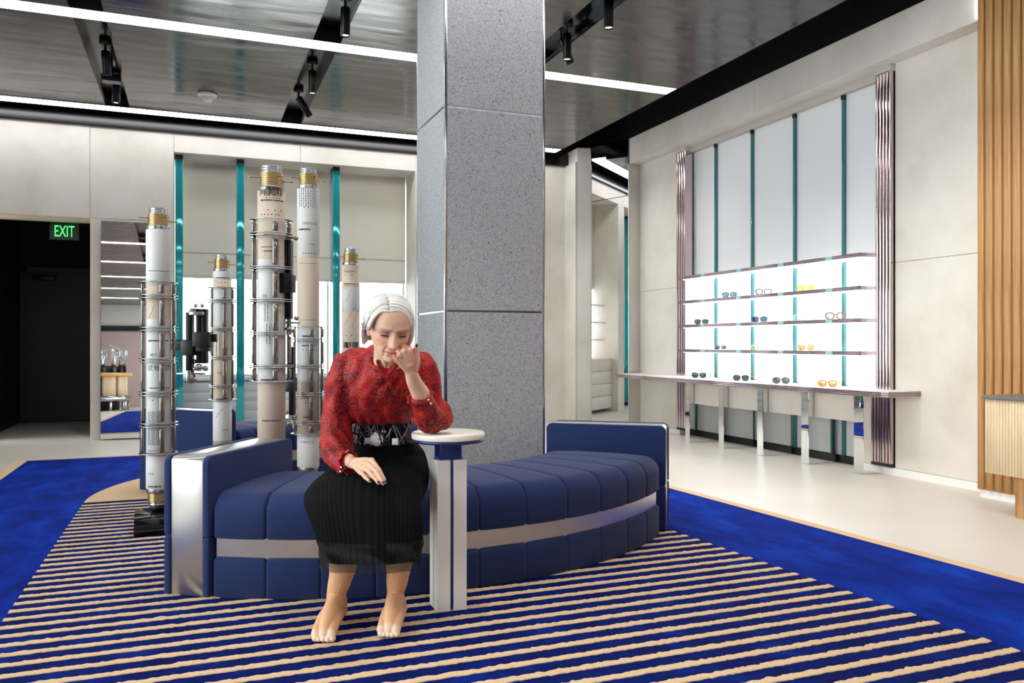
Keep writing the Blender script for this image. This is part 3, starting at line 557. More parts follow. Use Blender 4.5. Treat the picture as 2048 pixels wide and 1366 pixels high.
# ------------------------------------------------------------------ standing tubes
def zat(py, d): return HC-(py-HZ)*d/FPX
def wrap(mb, verts, faces, rad, x0, z0, sx, sz=None, skew=0):
    sz = sz or sx
    mb.add([(rad*math.sin((x0+x*sx)/rad), -rad*math.cos((x0+x*sx)/rad), z0+y*sz+(x*sx)*skew) for x, y, _ in verts], faces)
def quadw(mb, rad, x0, x1, z0, z1, n=1):
    for i in range(n):
        a, b = x0+(x1-x0)*i/n, x0+(x1-x0)*(i+1)/n
        mb.add([(rad*math.sin(x/rad), -rad*math.cos(x/rad), z) for x, z in ((a,z0),(b,z0),(b,z1),(a,z1))], [(0,1,2,3)])
def tube_column(label, px, d, wpx, ptop, pbot, sleeve, papers, prints, block=(.25,.25), shell=1.38):
    rp = (px-1024)/FPX*d; X, Y = W(d, rp); Rr = wpx/2/FPX*d; u = Rr/23.0                 # u: metres per 'pixel' of the 46 px wide tube
    t = thing('instrument_tube', label, 'sculpture', (X,Y,0.016), -YAW+math.atan2(-rp,d), 'standing printed tubes')
    O = lambda py: zat(py, d)-.016
    zt, zb = O(ptop), O(pbot) if pbot else .235
    bz = .094
    obj('base_block', MB().rbox((-block[0]/2,-block[1]/2-.03,0),(block[0]/2,block[1]/2-.03,bz),.002,1), 'marble', t)
    obj('foot', MB().lathe([(0,bz),(Rr*.55,bz),(Rr*.55,bz+.014),(Rr*.72,bz+.014),(Rr*.72,zb-33*u),(0,zb-33*u)], 28), 'black', t)
    def ring(z0, z1, k, mt, nm, rib=0):
        p = [(Rr*k*.8,z0)]; n = rib or 1
        for i in range(n):
            a = z0+(z1-z0)*i/n; b = z0+(z1-z0)*(i+1)/n; h = (b-a)
            p += [(Rr*k*(.955 if rib else 1),a),(Rr*k,a+h*.25),(Rr*k,a+h*.75),(Rr*k*(.955 if rib else 1),b)]
        p += [(Rr*k*.8,z1)]; obj(nm, MB().lathe(p, 36), mt, t)
    ring(zt-13*u, zt, .74, 'steel', 'threaded_cap', 3); ring(zt-36*u, zt-12*u, .86, 'brass', 'brass_collar', 7); ring(zt-44*u, zt-36*u, .94, 'steel', 'steel_ring')
    obj('inner_plug', MB().lathe([(0,zt-6*u),(Rr*.62,zt-6*u),(Rr*.62,zt-14*u),(0,zt-14*u)], 24), 'steel', t)
    for k, a in enumerate((-1.45,1.35,.55)):
        c, s_ = math.sin(a), -math.cos(a); zz = zt-(20 if k != 1 else 26)*u
        obj('collar_pin', MB().tube([(c*Rr*.8,s_*Rr*.8,zz),(c*Rr*1.32,s_*Rr*1.32,zz),(c*Rr*1.5,s_*Rr*1.5,zz)], [1.2*u,1.2*u,2.0*u], 8), 'brass', t)
    z1 = zt-44*u
    obj('tube', MB().lathe([(Rr*.8,zb),(Rr,zb),(Rr,z1),(Rr*.8,z1)], 44), 'paper_tan', t)
    for a, b in papers: obj('paper_wrap', MB().lathe([(Rr+.0004,max(O(b),zb+.001)),(Rr+.0009,max(O(b),zb+.001)+.001),(Rr+.0009,min(O(a),z1)-.001),(Rr+.0004,min(O(a),z1))], 44), 'paper_white', t)
    ring(zb-8*u, zb, .97, 'steel', 'steel_ring'); ring(zb-26*u, zb-8*u, .86, 'brass', 'brass_collar', 6); ring(zb-34*u, zb-26*u, .80, 'steel', 'threaded_cap', 2)
    pm = MB(); rr = Rr+.0016
    for p in prints:
        k, py = p[0], p[1]
        if k == 't':                       # text: py, string, height px, x offset (fraction of R), skew
            s_, h, xo, sk = p[2], p[3]*d/FPX, p[4]*Rr, (p[5] if len(p) > 5 else 0); v, f = text_mesh(s_); wrap(pm, v, f, rr, xo, O(py), h*.95, h*1.35, sk)
        elif k == 'bar':                   # barcode
            h = p[2]*d/FPX; x = p[3]*Rr
            while x < p[4]*Rr:
                b = random.choice((.0016,.0026,.004)); quadw(pm, rr, x, x+b, O(py)-h*random.choice((.8,1,1,1)), O(py)); x += b+random.choice((.0016,.003,.005))
        elif k == 'dash':
            x = p[2]*Rr
            while x < p[3]*Rr: b = random.uniform(.003,.009); quadw(pm, rr, x, x+b, O(py)-p[4]*d/FPX, O(py)); x += b+random.uniform(.0015,.004)
        elif k == 'dots':
            for i in range(p[2]): x = (p[3]+(p[4]-p[3])*i/max(1,p[2]-1))*Rr; quadw(pm, rr, x, x+.0055, O(py)-.006, O(py))
        elif k == 'grid':                  # columns of small printed figures
            for c in range(p[3]):
                for r_ in range(p[2]): x = (p[4]+p[5]*c)*Rr; z = O(py)-r_*p[6]*d/FPX; v, f = text_mesh('82B0'[(c+r_)%4]); wrap(pm, v, f, rr, x, z-.008, .0165, .0155)
        elif k == 'diag':
            x0_, z0_, x1_, z1_ = p[2]*Rr, O(py), p[3]*Rr, O(p[4]); n = 16
            for i in range(n):
                if i % 5 == 4: continue
                a, b = i/n, (i+.78)/n; xa_, xb_ = x0_+(x1_-x0_)*a, x0_+(x1_-x0_)*b; za_, zb_ = z0_+(z1_-z0_)*a, z0_+(z1_-z0_)*b
                pm.add([(rr*math.sin(x/rr), -rr*math.cos(x/rr), z) for x, z in ((xa_,za_),(xb_,zb_),(xb_,zb_+.005),(xa_,za_+.005))], [(0,1,2,3)])
    if pm.f: obj('print', pm, 'ink', t)
    if sleeve:
        S = Rr*shell; F = Rr*1.56; zs = [[O(q) for q in g_] for g_ in sleeve]
        obj('sleeve', MB().lathe([(S*.93,zs[-1][-1]),(S*.93,zs[0][0])], 36), 'acrylic', t)
        for g_ in zs:
            for z in g_:
                obj('flange', MB().lathe([(S*.86,z-.0022),(F,z-.0022),(F,z+.0022),(S*.86,z+.0022),(S*.86,z-.0022)], 40), 'acrylic', t)
                obj('flange_rim', MB().lathe([(F-.001,z-.0024),(F+.0008,z-.0024),(F+.0008,z+.0024),(F-.001,z+.0024)], 40), 'steel', t)
        for g0, g1 in zip(zs[:-1], zs[1:]):
            za_, zb_ = g0[-1]-.004, g1[0]+.004
            for a in (-86, 12, 82, 180):
                mt = Matrix.Rotation(R(a), 4, 'Z'); wd = Rr*.20
                obj('sleeve_bar', MB().rbox((-wd,-S*1.02,zb_+.006),(wd,-S*.84,za_-.006),.006,2,mtx=mt), 'acrylic_edge', t)
    return t
xd = [('t',826+5.6*i,'SO XDL102',5.2,-.98) for i in range(12)]
tube_column('front left white tube on a black marble block, clear ribbed sleeve', 317, 4.67, 46, 417, 975, ((565,),(591,597),(655,661),(717,723),(783,789),(845,851),(905,)), ((460,572),(638,903),(908,976)),
    xd+[('t',741,'07.90',11,-.95),('t',741,'07.2',11,.55),('t',712,'442.9',6,-.7),('dash',543,-.9,.9,1.3),('dash',680,-.9,.9,3),('dash',774,-.8,.9,2),('t',900,'SO AND XDL5 ON 007',3.2,-.95),('t',907,'07S2',4.5,-.98),('t',946,'TCM 20',4,-.95),('dash',968,-.95,.1,3),('dots',798,2,-.5,.1),('dots',597,3,.2,.6),('diag',640,-.9,-.3,612)], (.25,.34))
tube_column('shorter tube behind the near sofa arm, left of the tallest tube', 444.5, 5.45, 35, 510, None, ((576,),(600.5,604.5),(657,660.5),(713.5,717),(770.5,774),(799,)), ((528,560),(576,652),(800,880)),
    [('dash',556,-.8,.8,2),('dots',566,4,-.5,.6),('grid',668,11,4,-.75,.4,4.2),('t',748,'TCM 22',5,-.6),('dots',742,2,0,.4),('dash',796,-.7,.7,2),('diag',835,-.8,.2,815),('dots',858,3,0,.5)], (.2,.2), 1.25)
tube_column('tallest and thickest tube, third from the left, with a barcode under its collar', 543, 4.5, 54, 333, None, ((442,),(469,474),(535.5,539.5),(600,604),(665,669),(730.5,734),(762,)), ((521,600),(602,758)),
    [('bar',377,19,-.95,.95),('dots',399,5,-.4,.6),('dash',403.5,-.85,.95,2.5),('dots',423,3,-.3,.7),('dots',432,6,-.8,.5),('dash',470.5,-.6,.6,3),('dash',496,-.8,.5,1.5),('dash',504,-.6,.5,2),('t',596,'10.8',6,-.7),('grid',610,7,2,-.55,.22,5),('grid',650,8,2,-.4,.22,5),('dash',757,-.8,.2,3),('dash',838,-.7,.7,2)], (.2,.2))
tube_column('tall tube just left of the woman, with a printed block under its collar', 616.5, 5.1, 43, 338, 932, ((654,),(677.5,681),(730.5,734.5),(784.5,788.5),(841,845),(866,)), ((372,517),(654,760),(866,934)),
    [('grid',380,8,8,-.95,.22,4.8),('dots',417,4,-.4,.7),('t',452,'S 07CM 22 FOS',5,-.55),('dash',460,-.95,.2,3),('dots',490,3,.1,.5),('dots',508,6,-.5,.7),('dash',528,-.9,.9,.8),('dash',671,-.6,.6,3),('dash',690,-.6,.6,2.5),('dots',699,5,-.5,.8),('grid',766,4,6,-.7,.24,5.5),('t',797,'CTCM 20 F',5.5,-.75),('dots',803,2,-.3,0),('t',835,'S 07CM 22',4.5,-.55),('t',883,'SO AND 2TG 5 20',3.5,-.75),('dash',640,-.8,.8,.8)], (.2,.2))
tube_column('tube with diagonal lines of print, right of the others and behind the woman', 701.5, 5.6, 35, 498, None, None, ((580,624),), 
    [('t',546,'S 07CM 22 FOI CO',3.5,-.85),('dots',550,2,-.7,.1),('dash',568,-.85,.85,2),('dots',572,6,-.7,.8),('diag',605,-.6,-.1,588),('diag',650,-.7,.75,608),('diag',655,.1,.85,622),('dots',670,3,-.6,.7),('bar',684,12,-.9,.9)], (.2,.2))
# ------------------------------------------------------------------ black linear drives between the tubes
def drive(label, d, r0):
    X, Y = W(d, r0); t = thing('linear_drive', label, 'actuator', (X,Y,0.3), -YAW, 'black linear drives on the tubes')
    def q(px, py, dd=0): p = L(px, py, d+dd); return (p[0]-r0, dd, p[2]-.3)
    def bx(nm, x0, y0, x1, y1, f, b, mt, bev=.003):
        a, c = q(x0,y1), q(x1,y0); return obj(nm, MB().rbox((a[0],f,a[2]),(c[0],b,c[2]),bev,2), mt, t)
    def ball(nm, px, py, rpx, dd, mt):
        c = q(px,py); rr = rpx*d/FPX; return obj(nm, MB().lathe([(0,-rr),(rr*.7,-rr*.75),(rr,-rr*.2),(rr,rr*.2),(rr*.7,rr*.75),(0,rr)],16,c=(c[0],dd,c[2])), mt, t)
    return t, q, bx, ball
t, q, bx, ball = drive('pair of black vertical drives with a pulley ball between the two left tubes', 5.0, -1.95)
bx('rail',375,625,386.5,745,-.03,.02,'rail'); bx('rail',394,618,404,727,-.02,.03,'rail'); bx('rail',405,618,414,727,-.02,.03,'rail')
bx('carriage',367,680,392,711,-.05,.03,'black'); bx('carriage',390,664,424,694,-.05,.03,'black'); bx('carriage_plate',396,690,421,703,-.04,.02,'black')
bx('support_arm',338,687,372,700,-.02,.02,'black'); bx('support_arm',338,679,372,683,-.0,.02,'rail'); bx('support_arm',415,668,432,684,0,.03,'black')
bx('end_bracket',376,617,395,624,-.03,.02,'steel'); bx('end_bracket',384,624,412,631,-.05,.0,'steel'); ball('cap_knob',392,611.5,4.2,-.01,'steel'); ball('cap_knob',405,611.5,4.2,-.01,'steel')
bx('end_bracket',358,745,411,749,-.04,.01,'steel'); ball('pulley',385,757,10.5,-.02,'steel'); bx('pulley_plate',381,740,391,762,-.075,-.068,'steel')
ball('fitting',389,723,5,0,'brass'); ball('fitting',400,735,8,-.02,'steel'); ball('fitting',398,737,4.5,-.06,'brass'); ball('fitting',411,737,6,0,'steel')
t, q, bx, ball = drive('black vertical drive with brass fittings beside the tallest tube', 4.55, -1.27)
bx('rail',559.5,484,569,645,-.05,-.01,'rail'); bx('rail',573,482,586.5,638,-.06,.0,'rail'); bx('rail_groove',569,486,573,640,-.03,0,'black')
bx('carriage',553,551,592,586,-.09,.0,'black'); bx('carriage_plate',556,549,590,588,-.10,-.088,'rail'); bx('support_arm',538,563,562,577,-.10,-.04,'black')
bx('end_bracket',561,475,577,481,-.05,.0,'steel'); ball('fitting',582,476,5,-.03,'brass'); ball('fitting',595,478,4.6,-.03,'brass'); bx('end_bracket',586,476,592,480,-.035,-.025,'steel')
bx('end_bracket',562,642,582,649,-.05,.0,'steel'); bx('end_bracket',574,644,602,648,-.04,.0,'steel'); ball('fitting',581,637,5.5,-.03,'brass'); ball('fitting',595.5,637,4.8,-.03,'brass')
ball('fitting',571,658,5,-.03,'brass'); ball('fitting',583,658,5.5,-.05,'steel'); ball('fitting',590,662,4,-.03,'brass'); bx('end_bracket',574,650,584,668,-.02,-.0,'steel')
t, q, bx, ball = drive('short black drive low between the tallest tube and the tube beside the woman', 4.9, -1.32)
bx('rail',580,698,589,830,-.03,.03,'rail'); bx('carriage',575,756,591,783,-.05,.04,'black'); ball('end_cap',584.5,698,4.5,0,'rail')
ball('fitting',575.5,824,3.6,-.02,'brass'); bx('end_bracket',573,830,592,840,-.03,.02,'steel'); ball('fitting',580,846,4.5,-.02,'brass'); ball('fitting',588,842,4,0,'steel')

# ------------------------------------------------------------------ eyewear
def lens_poly(wd, h, n=24, sq=2.6, taper=.12):
    o = []
    for k in range(n):
        a = 2*math.pi*k/n; c, s_ = math.cos(a), math.sin(a); x = math.copysign(abs(c)**(2/sq), c)*wd/2; z = math.copysign(abs(s_)**(2/sq), s_)*h/2
        o.append((x*(1+taper*z/(h/2)), z))
    return o
GM = {}
def gm(rgb, clear=False):
    if (rgb,clear) not in GM: GM[(rgb,clear)] = thin_glass('lens_tint', lin(rgb), .03) if clear else mat('frame_colour', rgb, .2)
    return GM[(rgb,clear)]
def glasses(label, px, py, X, z, frame, lens, group, thick=.0022, sc=1.0, rz=0):
    Y = atX(px, X); t = thing('eyeglasses', label, 'glasses', (X,Y,z), R(-50)+rz+random.uniform(-.08,.08), group); t.scale = (sc*1.26,)*3
    zc = .023
    for s_ in (-1,1):
        po = lens_poly(.052, .042); pts = [(s_*.034+s_*x, -abs(x)*.02, zc+zz) for x, zz in po]
        rim = MB(); P = [np.array(p) for p in pts]; P.append(P[0]); P.append(P[1]); rim.tube(P, thick*1.25, 6, cap=False); r_ = obj('rim', rim, gm(frame), t)
        obj('lens', MB().add([(s_*.034,-.002,zc)]+pts, [(0,i+1,(i+1)%24+1) for i in range(24)]), gm(tuple(int(255*(c/255)**1.75) for c in lens), True), r_)
        obj('temple', MB().tube([(s_*.063,.0,zc+.012),(s_*.066,.012,zc+.013),(s_*.066,.09,zc+.011),(s_*.064,.118,zc+.003),(s_*.062,.138,.002)], [thick]*3+[thick*1.2,thick*.9], 6), gm(frame), t)
        obj('nose_pad', MB().ellip((s_*.010,.006,zc-.008),(.0018,.0045,.006),8), gm(lens, True), t)
    obj('bridge', MB().tube([(-.011,-.001,zc+.006),(0,-.004,zc+.010),(.011,-.001,zc+.006)], thick, 6, sub=3), gm(frame), t)
G2, G3, G4, GC = ('glasses on the second shelf','glasses on the third shelf','glasses on the fourth shelf','sunglasses on the counter')
XG = 5.33
glasses('dark sunglasses at the far left of the second shelf', 1459,0,XG,SZ[1],(60,74,86),(120,140,150),G2,.003)
glasses('thin dark wire eyeglasses in the middle of the second shelf', 1527,0,XG,SZ[1],(66,48,40),(245,245,245),G2,.0034)
glasses('bright yellow glasses on the second shelf', 1612,0,XG,SZ[1],(236,200,60),(250,225,120),G2,.0026)
glasses('dark grey sunglasses at the far left of the third shelf', 1403,0,XG,SZ[2],(58,66,70),(104,116,116),G3,.003)
glasses('pale peach glasses on the third shelf', 1457,0,XG,SZ[2],(242,206,184),(248,212,188),G3)
glasses('blue-grey sunglasses in the middle of the third shelf', 1519,0,XG,SZ[2],(70,90,108),(112,134,150),G3,.003)
glasses('nearly clear glasses before a green fin on the third shelf', 1585,0,XG,SZ[2],(176,206,176),(225,242,225),G3,.003)
glasses('thin tortoise eyeglasses at the right of the third shelf', 1671,0,XG,SZ[2],(112,88,60),(245,240,232),G3,.0036,1.08)
glasses('small dark sunglasses at the left of the fourth shelf', 1441,0,XG,SZ[3],(80,98,98),(104,124,124),G4,.002,.82)
glasses('pale green clear glasses in the middle of the fourth shelf', 1518,0,XG,SZ[3],(160,206,166),(222,242,222),G4,.003)
glasses('amber lensed glasses on the fourth shelf', 1612,0,XG,SZ[3],(214,160,108),(222,160,104),G4,.0026,.95)
glasses('black sunglasses farthest left on the counter', 1398,0,5.12,CZ,(50,58,56),(92,104,100),GC,.003)
glasses('black sunglasses second from the left on the counter', 1482,0,5.12,CZ,(60,60,54),(112,120,118),GC,.0028)
glasses('grey sunglasses third from the left on the counter', 1562,0,5.12,CZ,(84,80,72),(130,138,138),GC,.0028)
glasses('amber framed sunglasses nearest the right end of the counter', 1655,0,5.12,CZ,(206,150,86),(226,180,130),GC,.003)

# ------------------------------------------------------------------ kinetic display seen in the leaning mirror
kx, ky = -2.6, -6.8
t = thing('display_table', 'round wooden display table loaded with machinery, seen only in the leaning mirror', 'table', (kx,ky,0))
obj('table_ring', MB().lathe([(.95,1.0),(1.25,1.0),(1.25,1.1),(.95,1.1),(.95,1.0)], 48), mat('orange_ply',(226,176,112),.4), t)
obj('lower_ring', MB().lathe([(1.0,.28),(1.24,.28),(1.24,.42),(1.0,.42),(1.0,.28)], 48), 'steel', t)
for k in range(14):
    a = 2*math.pi*k/14; mt = Matrix.Rotation(a, 4, 'Z'); obj('support_panel', MB().rbox((1.02,-.2,.42),(1.10,.2,1.0),.004,1,mtx=mt), 'ply' if k%3 else 'white', t); obj('leg', MB().rbox((1.1,-.03,0),(1.16,.03,.28),.003,1,mtx=mt), 'steel', t)
obj('core_drum', MB().lathe([(0,.02),(.9,.02),(.9,1.3),(0,1.3)], 32), 'black', t)
for k in range(20):
    a = 2*math.pi*k/20+.1; c, s_ = math.cos(a), math.sin(a); m_ = thing('robot_arm', 'jointed metal robot arm on the mirrored display table', 'machine', (kx+1.02*c,ky+1.02*s_,1.1), a, 'robot arms on the mirrored table')
    obj('arm_base', MB().rbox((-.06,-.06,0),(.06,.06,.16),.01).lathe([(0,.16),(.06,.16),(.05,.24),(0,.24)],14), 'black', m_)
    h = .45+.25*random.random(); e = .18*random.uniform(-1,1)
    obj('lower_link', MB().tube([(0,0,.2),(.03,e*.5,h*.6),(.08,e,h)], [.035,.03,.035], 8), 'steel', m_)
    obj('upper_link', MB().rbox((.05,e-.03,h-.03),(.10,e+.35,h+.03),.008,mtx=Matrix.Rotation(random.uniform(-.3,.4),4,'X')), 'grey_plastic', m_)
for k in range(9):
    a = R(95)+k*.09; tag(obj('yellow_cable', MB().tube([(kx+.3*math.cos(a),ky+.3*math.sin(a),1.3),(kx+.5*math.cos(a),ky+.5*math.sin(a),2.1+.05*k),(kx+.9*math.cos(a+.3),ky+.9*math.sin(a+.3),1.9),(kx+1.1*math.cos(a+.5),ky+1.1*math.sin(a+.5),1.3)], .016, 6, sub=6), mat('cable_yellow',(224,170,84),.4)), 'yellow cable arching over the mirrored display table', 'cable', 'yellow cables in the mirror')
# ------------------------------------------------------------------ the woman
PR, PD = -.53, 3.3
pxw, pyw = W(PD, PR)
P = thing('person', 'elderly white-haired woman in red spotted blouse and black skirt, seated, chin on fist', 'person', (pxw,pyw,0), -YAW)
def C(r, d, z): return np.array((r-PR, d-PD, z))                 # camera aligned -> person space
def Q(px, py, d): p = L(px, py, d); return C(*p)
def remesh(mb, name, vox, smooth, mats, parent, smf=.5, disp=None):
    me = bpy.data.meshes.new(name); me.from_pydata(mb.v, [], mb.f); o = bpy.data.objects.new(name, me); COL.objects.link(o)
    m_ = o.modifiers.new('r', 'REMESH'); m_.mode = 'VOXEL'; m_.voxel_size = vox
    if smooth: s_ = o.modifiers.new('s', 'SMOOTH'); s_.iterations = smooth; s_.factor = smf
    bpy.context.view_layer.update()
    nm = bpy.data.meshes.new_from_object(o.evaluated_get(bpy.context.evaluated_depsgraph_get())); o.modifiers.clear(); o.data = nm; nm.name = name; bpy.data.meshes.remove(me)
    nm.materials.clear()
    for x in mats: nm.materials.append(M[x])
    co = np.empty(len(nm.vertices)*3); nm.vertices.foreach_get('co', co); co = co.reshape(-1,3)
    if disp is not None: co = disp(co, nm); nm.vertices.foreach_set('co', co.ravel())
    nm.polygons.foreach_set('use_smooth', [True]*len(nm.polygons)); nm.update(); o.parent = parent
    return o, co
# --- head
HCN = C(-.449, 3.0, 1.139); HM = Matrix.Translation(HCN) @ Matrix.Rotation(R(19), 4, 'Z') @ Matrix.Rotation(R(2.5), 4, 'Y') @ Matrix.Rotation(R(22), 4, 'X')
HMn = np.array(HM); HMi = np.array(HM.inverted())
PROF = np.array([(.117,.008,.008,.028),(.110,.036,.038,.055),(.097,.054,.060,.077),(.075,.067,.077,.092),(.05,.0735,.0855,.100),(.025,.075,.088,.102),(0,.0735,.0855,.097),(-.025,.071,.084,.088),(-.05,.066,.083,.074),(-.07,.059,.082,.058),(-.09,.048,.081,.042),(-.105,.034,.078,.028),(-.114,.020,.070,.010),(-.119,.006,.055,-.02)])[::-1]
def prof(z): return [np.interp(z, PROF[:,0], PROF[:,i]) for i in (1,2,3)]
def G(x, z, cx, cz, sx, sz): return np.exp(-.5*(((x-cx)/sx)**2+((z-cz)/sz)**2))
def seg(x, z, a, b, s_):
    ax, az = a; bx_, bz = b; L2 = (bx_-ax)**2+(bz-az)**2; tt = np.clip(((x-ax)*(bx_-ax)+(z-az)*(bz-az))/L2, 0, 1); return np.exp(-.5*((x-ax-tt*(bx_-ax))**2+(z-az-tt*(bz-az))**2)/s_**2)
def disp_face(x, z):
    ax = abs(x); h = 0
    ramp_ = np.clip((.010-z)/.050, 0, 1)
    h = h+(.005+.017*ramp_)*np.exp(-.5*(x/(.0072+.0035*ramp_))**2)*((1/(1+np.exp((z-.016)/.004)))*(1/(1+np.exp((-.047-z)/.0022))))
    h = h+.008*G(x,z,0,-.041,.009,.008)+.0075*G(ax,z,.0125,-.044,.0055,.0055)-.002*G(ax,z,.019,-.043,.003,.006)
    h = h-.0125*G(ax,z,.030,-.001,.015,.0095)-.004*G(ax,z,.016,.000,.006,.010)
    h = h+.0075*G(ax,z,.032,-.003,.0110,.0070)-.002*seg(ax,z,(.020,.0045),(.044,.003),.0018)-.0022*seg(ax,z,(.020,-.0075),(.044,-.0065),.0016)
    h = h-.0018*seg(ax,z,(.020,-.013),(.042,-.016),.003)+.0022*G(ax,z,.032,-.012,.012,.003)
    h = h+.0045*G(ax,z,.028,.017,.020,.006)-.0015*G(x,z,0,.020,.006,.008)
    h = h+.005*G(ax,z,.044,-.024,.016,.013)-.003*G(ax,z,.046,-.058,.014,.016)
    h = h-.0046*seg(ax,z,(.017,-.040),(.030,-.067),.0028)-.0036*seg(ax,z,(.026,-.073),(.030,-.094),.003)+.0025*G(ax,z,.036,-.068,.008,.014)
    h = h+.0035*G(x,z,0,-.062,.020,.006)+.0050*G(x,z,0,-.0668,.015,.0032)+.0058*G(x,z,0,-.0765,.014,.0038)-.0052*seg(ax,z,(0,-.0712),(.023,-.0700),.0017)-.003*G(ax,z,.026,-.0705,.004,.004)
    h = h-.0035*G(x,z,0,-.086,.016,.004)+.0065*G(x,z,0,-.101,.015,.011)-.001*seg(ax,z,(.005,.013),(.006,.032),.0018)
    for zz in (.034,.043,.053): h = h-.0007*np.exp(-.5*((z-zz+.15*x*x*10)/.0016)**2)*np.exp(-.5*(x/.03)**2)
    return h
def yfront(x, z):
    w_, f_, b_ = prof(z); return -f_*np.power(np.clip(1-np.power(np.clip(abs(x)/w_,0,1),2.25),0,1), 1/2.25)-disp_face(x, z)
zs = np.concatenate([np.linspace(-.1185,.06,150), np.linspace(.062,.1168,34)]); th = np.linspace(0, 2*math.pi, 220, endpoint=False)
th = th+.0; rg = []
for z in zs:
    w_, f_, b_ = prof(z); c, s_ = np.cos(th), np.sin(th); e = 2/2.25
    x = np.sign(s_)*abs(s_)**e*w_; y = np.where(c > 0, -abs(c)**e*f_, abs(c)**e*b_)
    y = y-disp_face(x, z)*np.clip(c*3, 0, 1); rg.append(np.c_[x, y, np.full_like(x, z)])
head = MB().rings([[tuple(q_) for q_ in r_] for r_ in rg])
for s_ in (-1,1):                                                  # ears
    mt = Matrix.Rotation(R(-18*s_), 4, 'Z') @ Matrix.Rotation(R(-12), 4, 'X')
    head.ellip((s_*.0755,.012,-.014),(.006,.017,.029),16,mtx=mt)
    head.tube([(s_*.078,.004,-.038),(s_*.081,.018,.006),(s_*.084,.030,.002),(s_*.082,.028,-.016),(s_*.078,.014,-.038)], .0042, 8, sub=4)
B = MB(); hv = np.c_[np.array(head.v), np.ones(len(head.v))] @ HMn.T
B.add(hv[:,:3], head.f, 0, True)
def hp(x, y, z): return (HMn @ np.array((x,y,z,1)))[:3]
# --- neck, torso core, arms, hands, legs
B.tube([hp(0,.012,-.045), hp(0,.018,-.085), C(-.478,3.10,1.010), C(-.50,3.17,.95)], [.052,.050,.052,.06], 20, sub=4)
B.tube([hp(-.014,-.045,-.108), C(-.475,3.045,1.0), C(-.488,3.075,.972)], [.012,.011,.012], 8, sub=3); B.tube([hp(.012,-.04,-.108), C(-.462,3.05,.995), C(-.480,3.08,.965)], [.010,.010,.010], 8, sub=3)
B.tube([C(-.505,3.19,.96), C(-.52,3.25,.86), C(-.54,3.38,.74), C(-.54,3.43,.56)], [.085,.055,.035,.06], 20, sub=4)
B.tube([C(-.655,3.2,.985), C(-.52,3.19,.975), C(-.355,3.2,.98)], [.03,.06,.03], 14, sub=4)
for pts, rad in (([C(-.66,3.2,.99), C(-.69,3.22,.86), C(-.70,3.26,.70)], [.03,.03,.03]), ([C(-.70,3.26,.70), C(-.665,3.16,.655), Q(703,925,3.045)], [.03,.03,.024]),
                 ([C(-.345,3.2,.985), C(-.335,3.2,.88), C(-.315,3.22,.775)], [.03,.03,.03]), ([C(-.315,3.22,.775), Q(845,795,3.09), Q(829,765,3.03), Q(821,742,2.985)], [.040,.036,.029,.0225])):
    B.tube(pts, rad, 16, sub=4)
def finger(pts, r0, r1): 
    n = len(pts); B.tube(pts, [r0+(r1-r0)*i/(n-1) for i in range(n)], 10, sub=4)
# right hand resting on the lap (viewer's left)
Wr = Q(703,925,3.045)
mcp = [Q(744,921,3.005), Q(738,929.5,2.995), Q(731,938,2.99), Q(721,945,2.99)]
pip = [Q(759,941,2.965), Q(754,945,2.955), Q(743,949,2.952), Q(730,954.5,2.955)]
dip = [Q(767,956,2.95), Q(762,959,2.940), Q(752,959.5,2.938), Q(736,959.5,2.942)]
tip = [Q(770.5,964.5,2.945), Q(766,967,2.934), Q(757,966,2.932), Q(740,962.5,2.938)]
fr = [.0088,.0092,.0088,.0076]
for k in range(4):
    B.tube([Wr+(mcp[k]-Wr)*.12, Wr+(mcp[k]-Wr)*.6+np.array((0,-.004,.004)), mcp[k]], [.017,.0125,.0105], 10, sub=3)
    B.ellip(tuple(mcp[k]+np.array((0,-.001,.002))), (.0112,.0112,.0105), 10)
    finger([mcp[k], mcp[k]*.5+pip[k]*.5+np.array((0,0,.002)), pip[k], dip[k], tip[k]], fr[k]*1.08, fr[k]*.74)
    B.ellip(tuple(pip[k]), (fr[k]*1.08,)*3, 10)
finger([Wr+np.array((.02,-.005,-.008)), Q(726,936,3.03)+np.array((0,0,-.012)), Q(742,940,3.02)+np.array((0,0,-.02)), Q(754,950,3.0)+np.array((0,0,-.02))], .014, .009)
# left fist against the cheek (viewer's right)
Wl = Q(821,742,2.985)
m2 = [Q(820,701,2.930), Q(809,701.5,2.922), Q(799.5,708,2.922), Q(793.5,718,2.930)]
p2 = [Q(819,697,2.972), Q(808,695.5,2.968), Q(797,701,2.965), Q(789.5,711,2.966)]
d2 = [Q(820,705,2.992), Q(809,704,2.990), Q(799,709.5,2.988), Q(792,718,2.986)]
t2 = [Q(821,714,2.978), Q(811,714,2.974), Q(802,718,2.972), Q(796,724,2.972)]
for k in range(4):
    B.tube([Wl, Wl*.55+m2[k]*.45+np.array((0,-.004,0)), m2[k]], [.020,.0155,.0118], 12, sub=3); B.ellip(tuple(m2[k]), (.0118,.0115,.0115), 10)
    finger([m2[k], p2[k], d2[k], t2[k]], .0102, .0085)
finger([Q(829,738,2.985), Q(833,722,2.97), Q(832.5,709,2.962), Q(831.5,699,2.957), Q(832.5,692,2.953)], .0165, .0078)
B.ellip(tuple(Q(815,722,2.955)), (.028,.018,.030), 14)
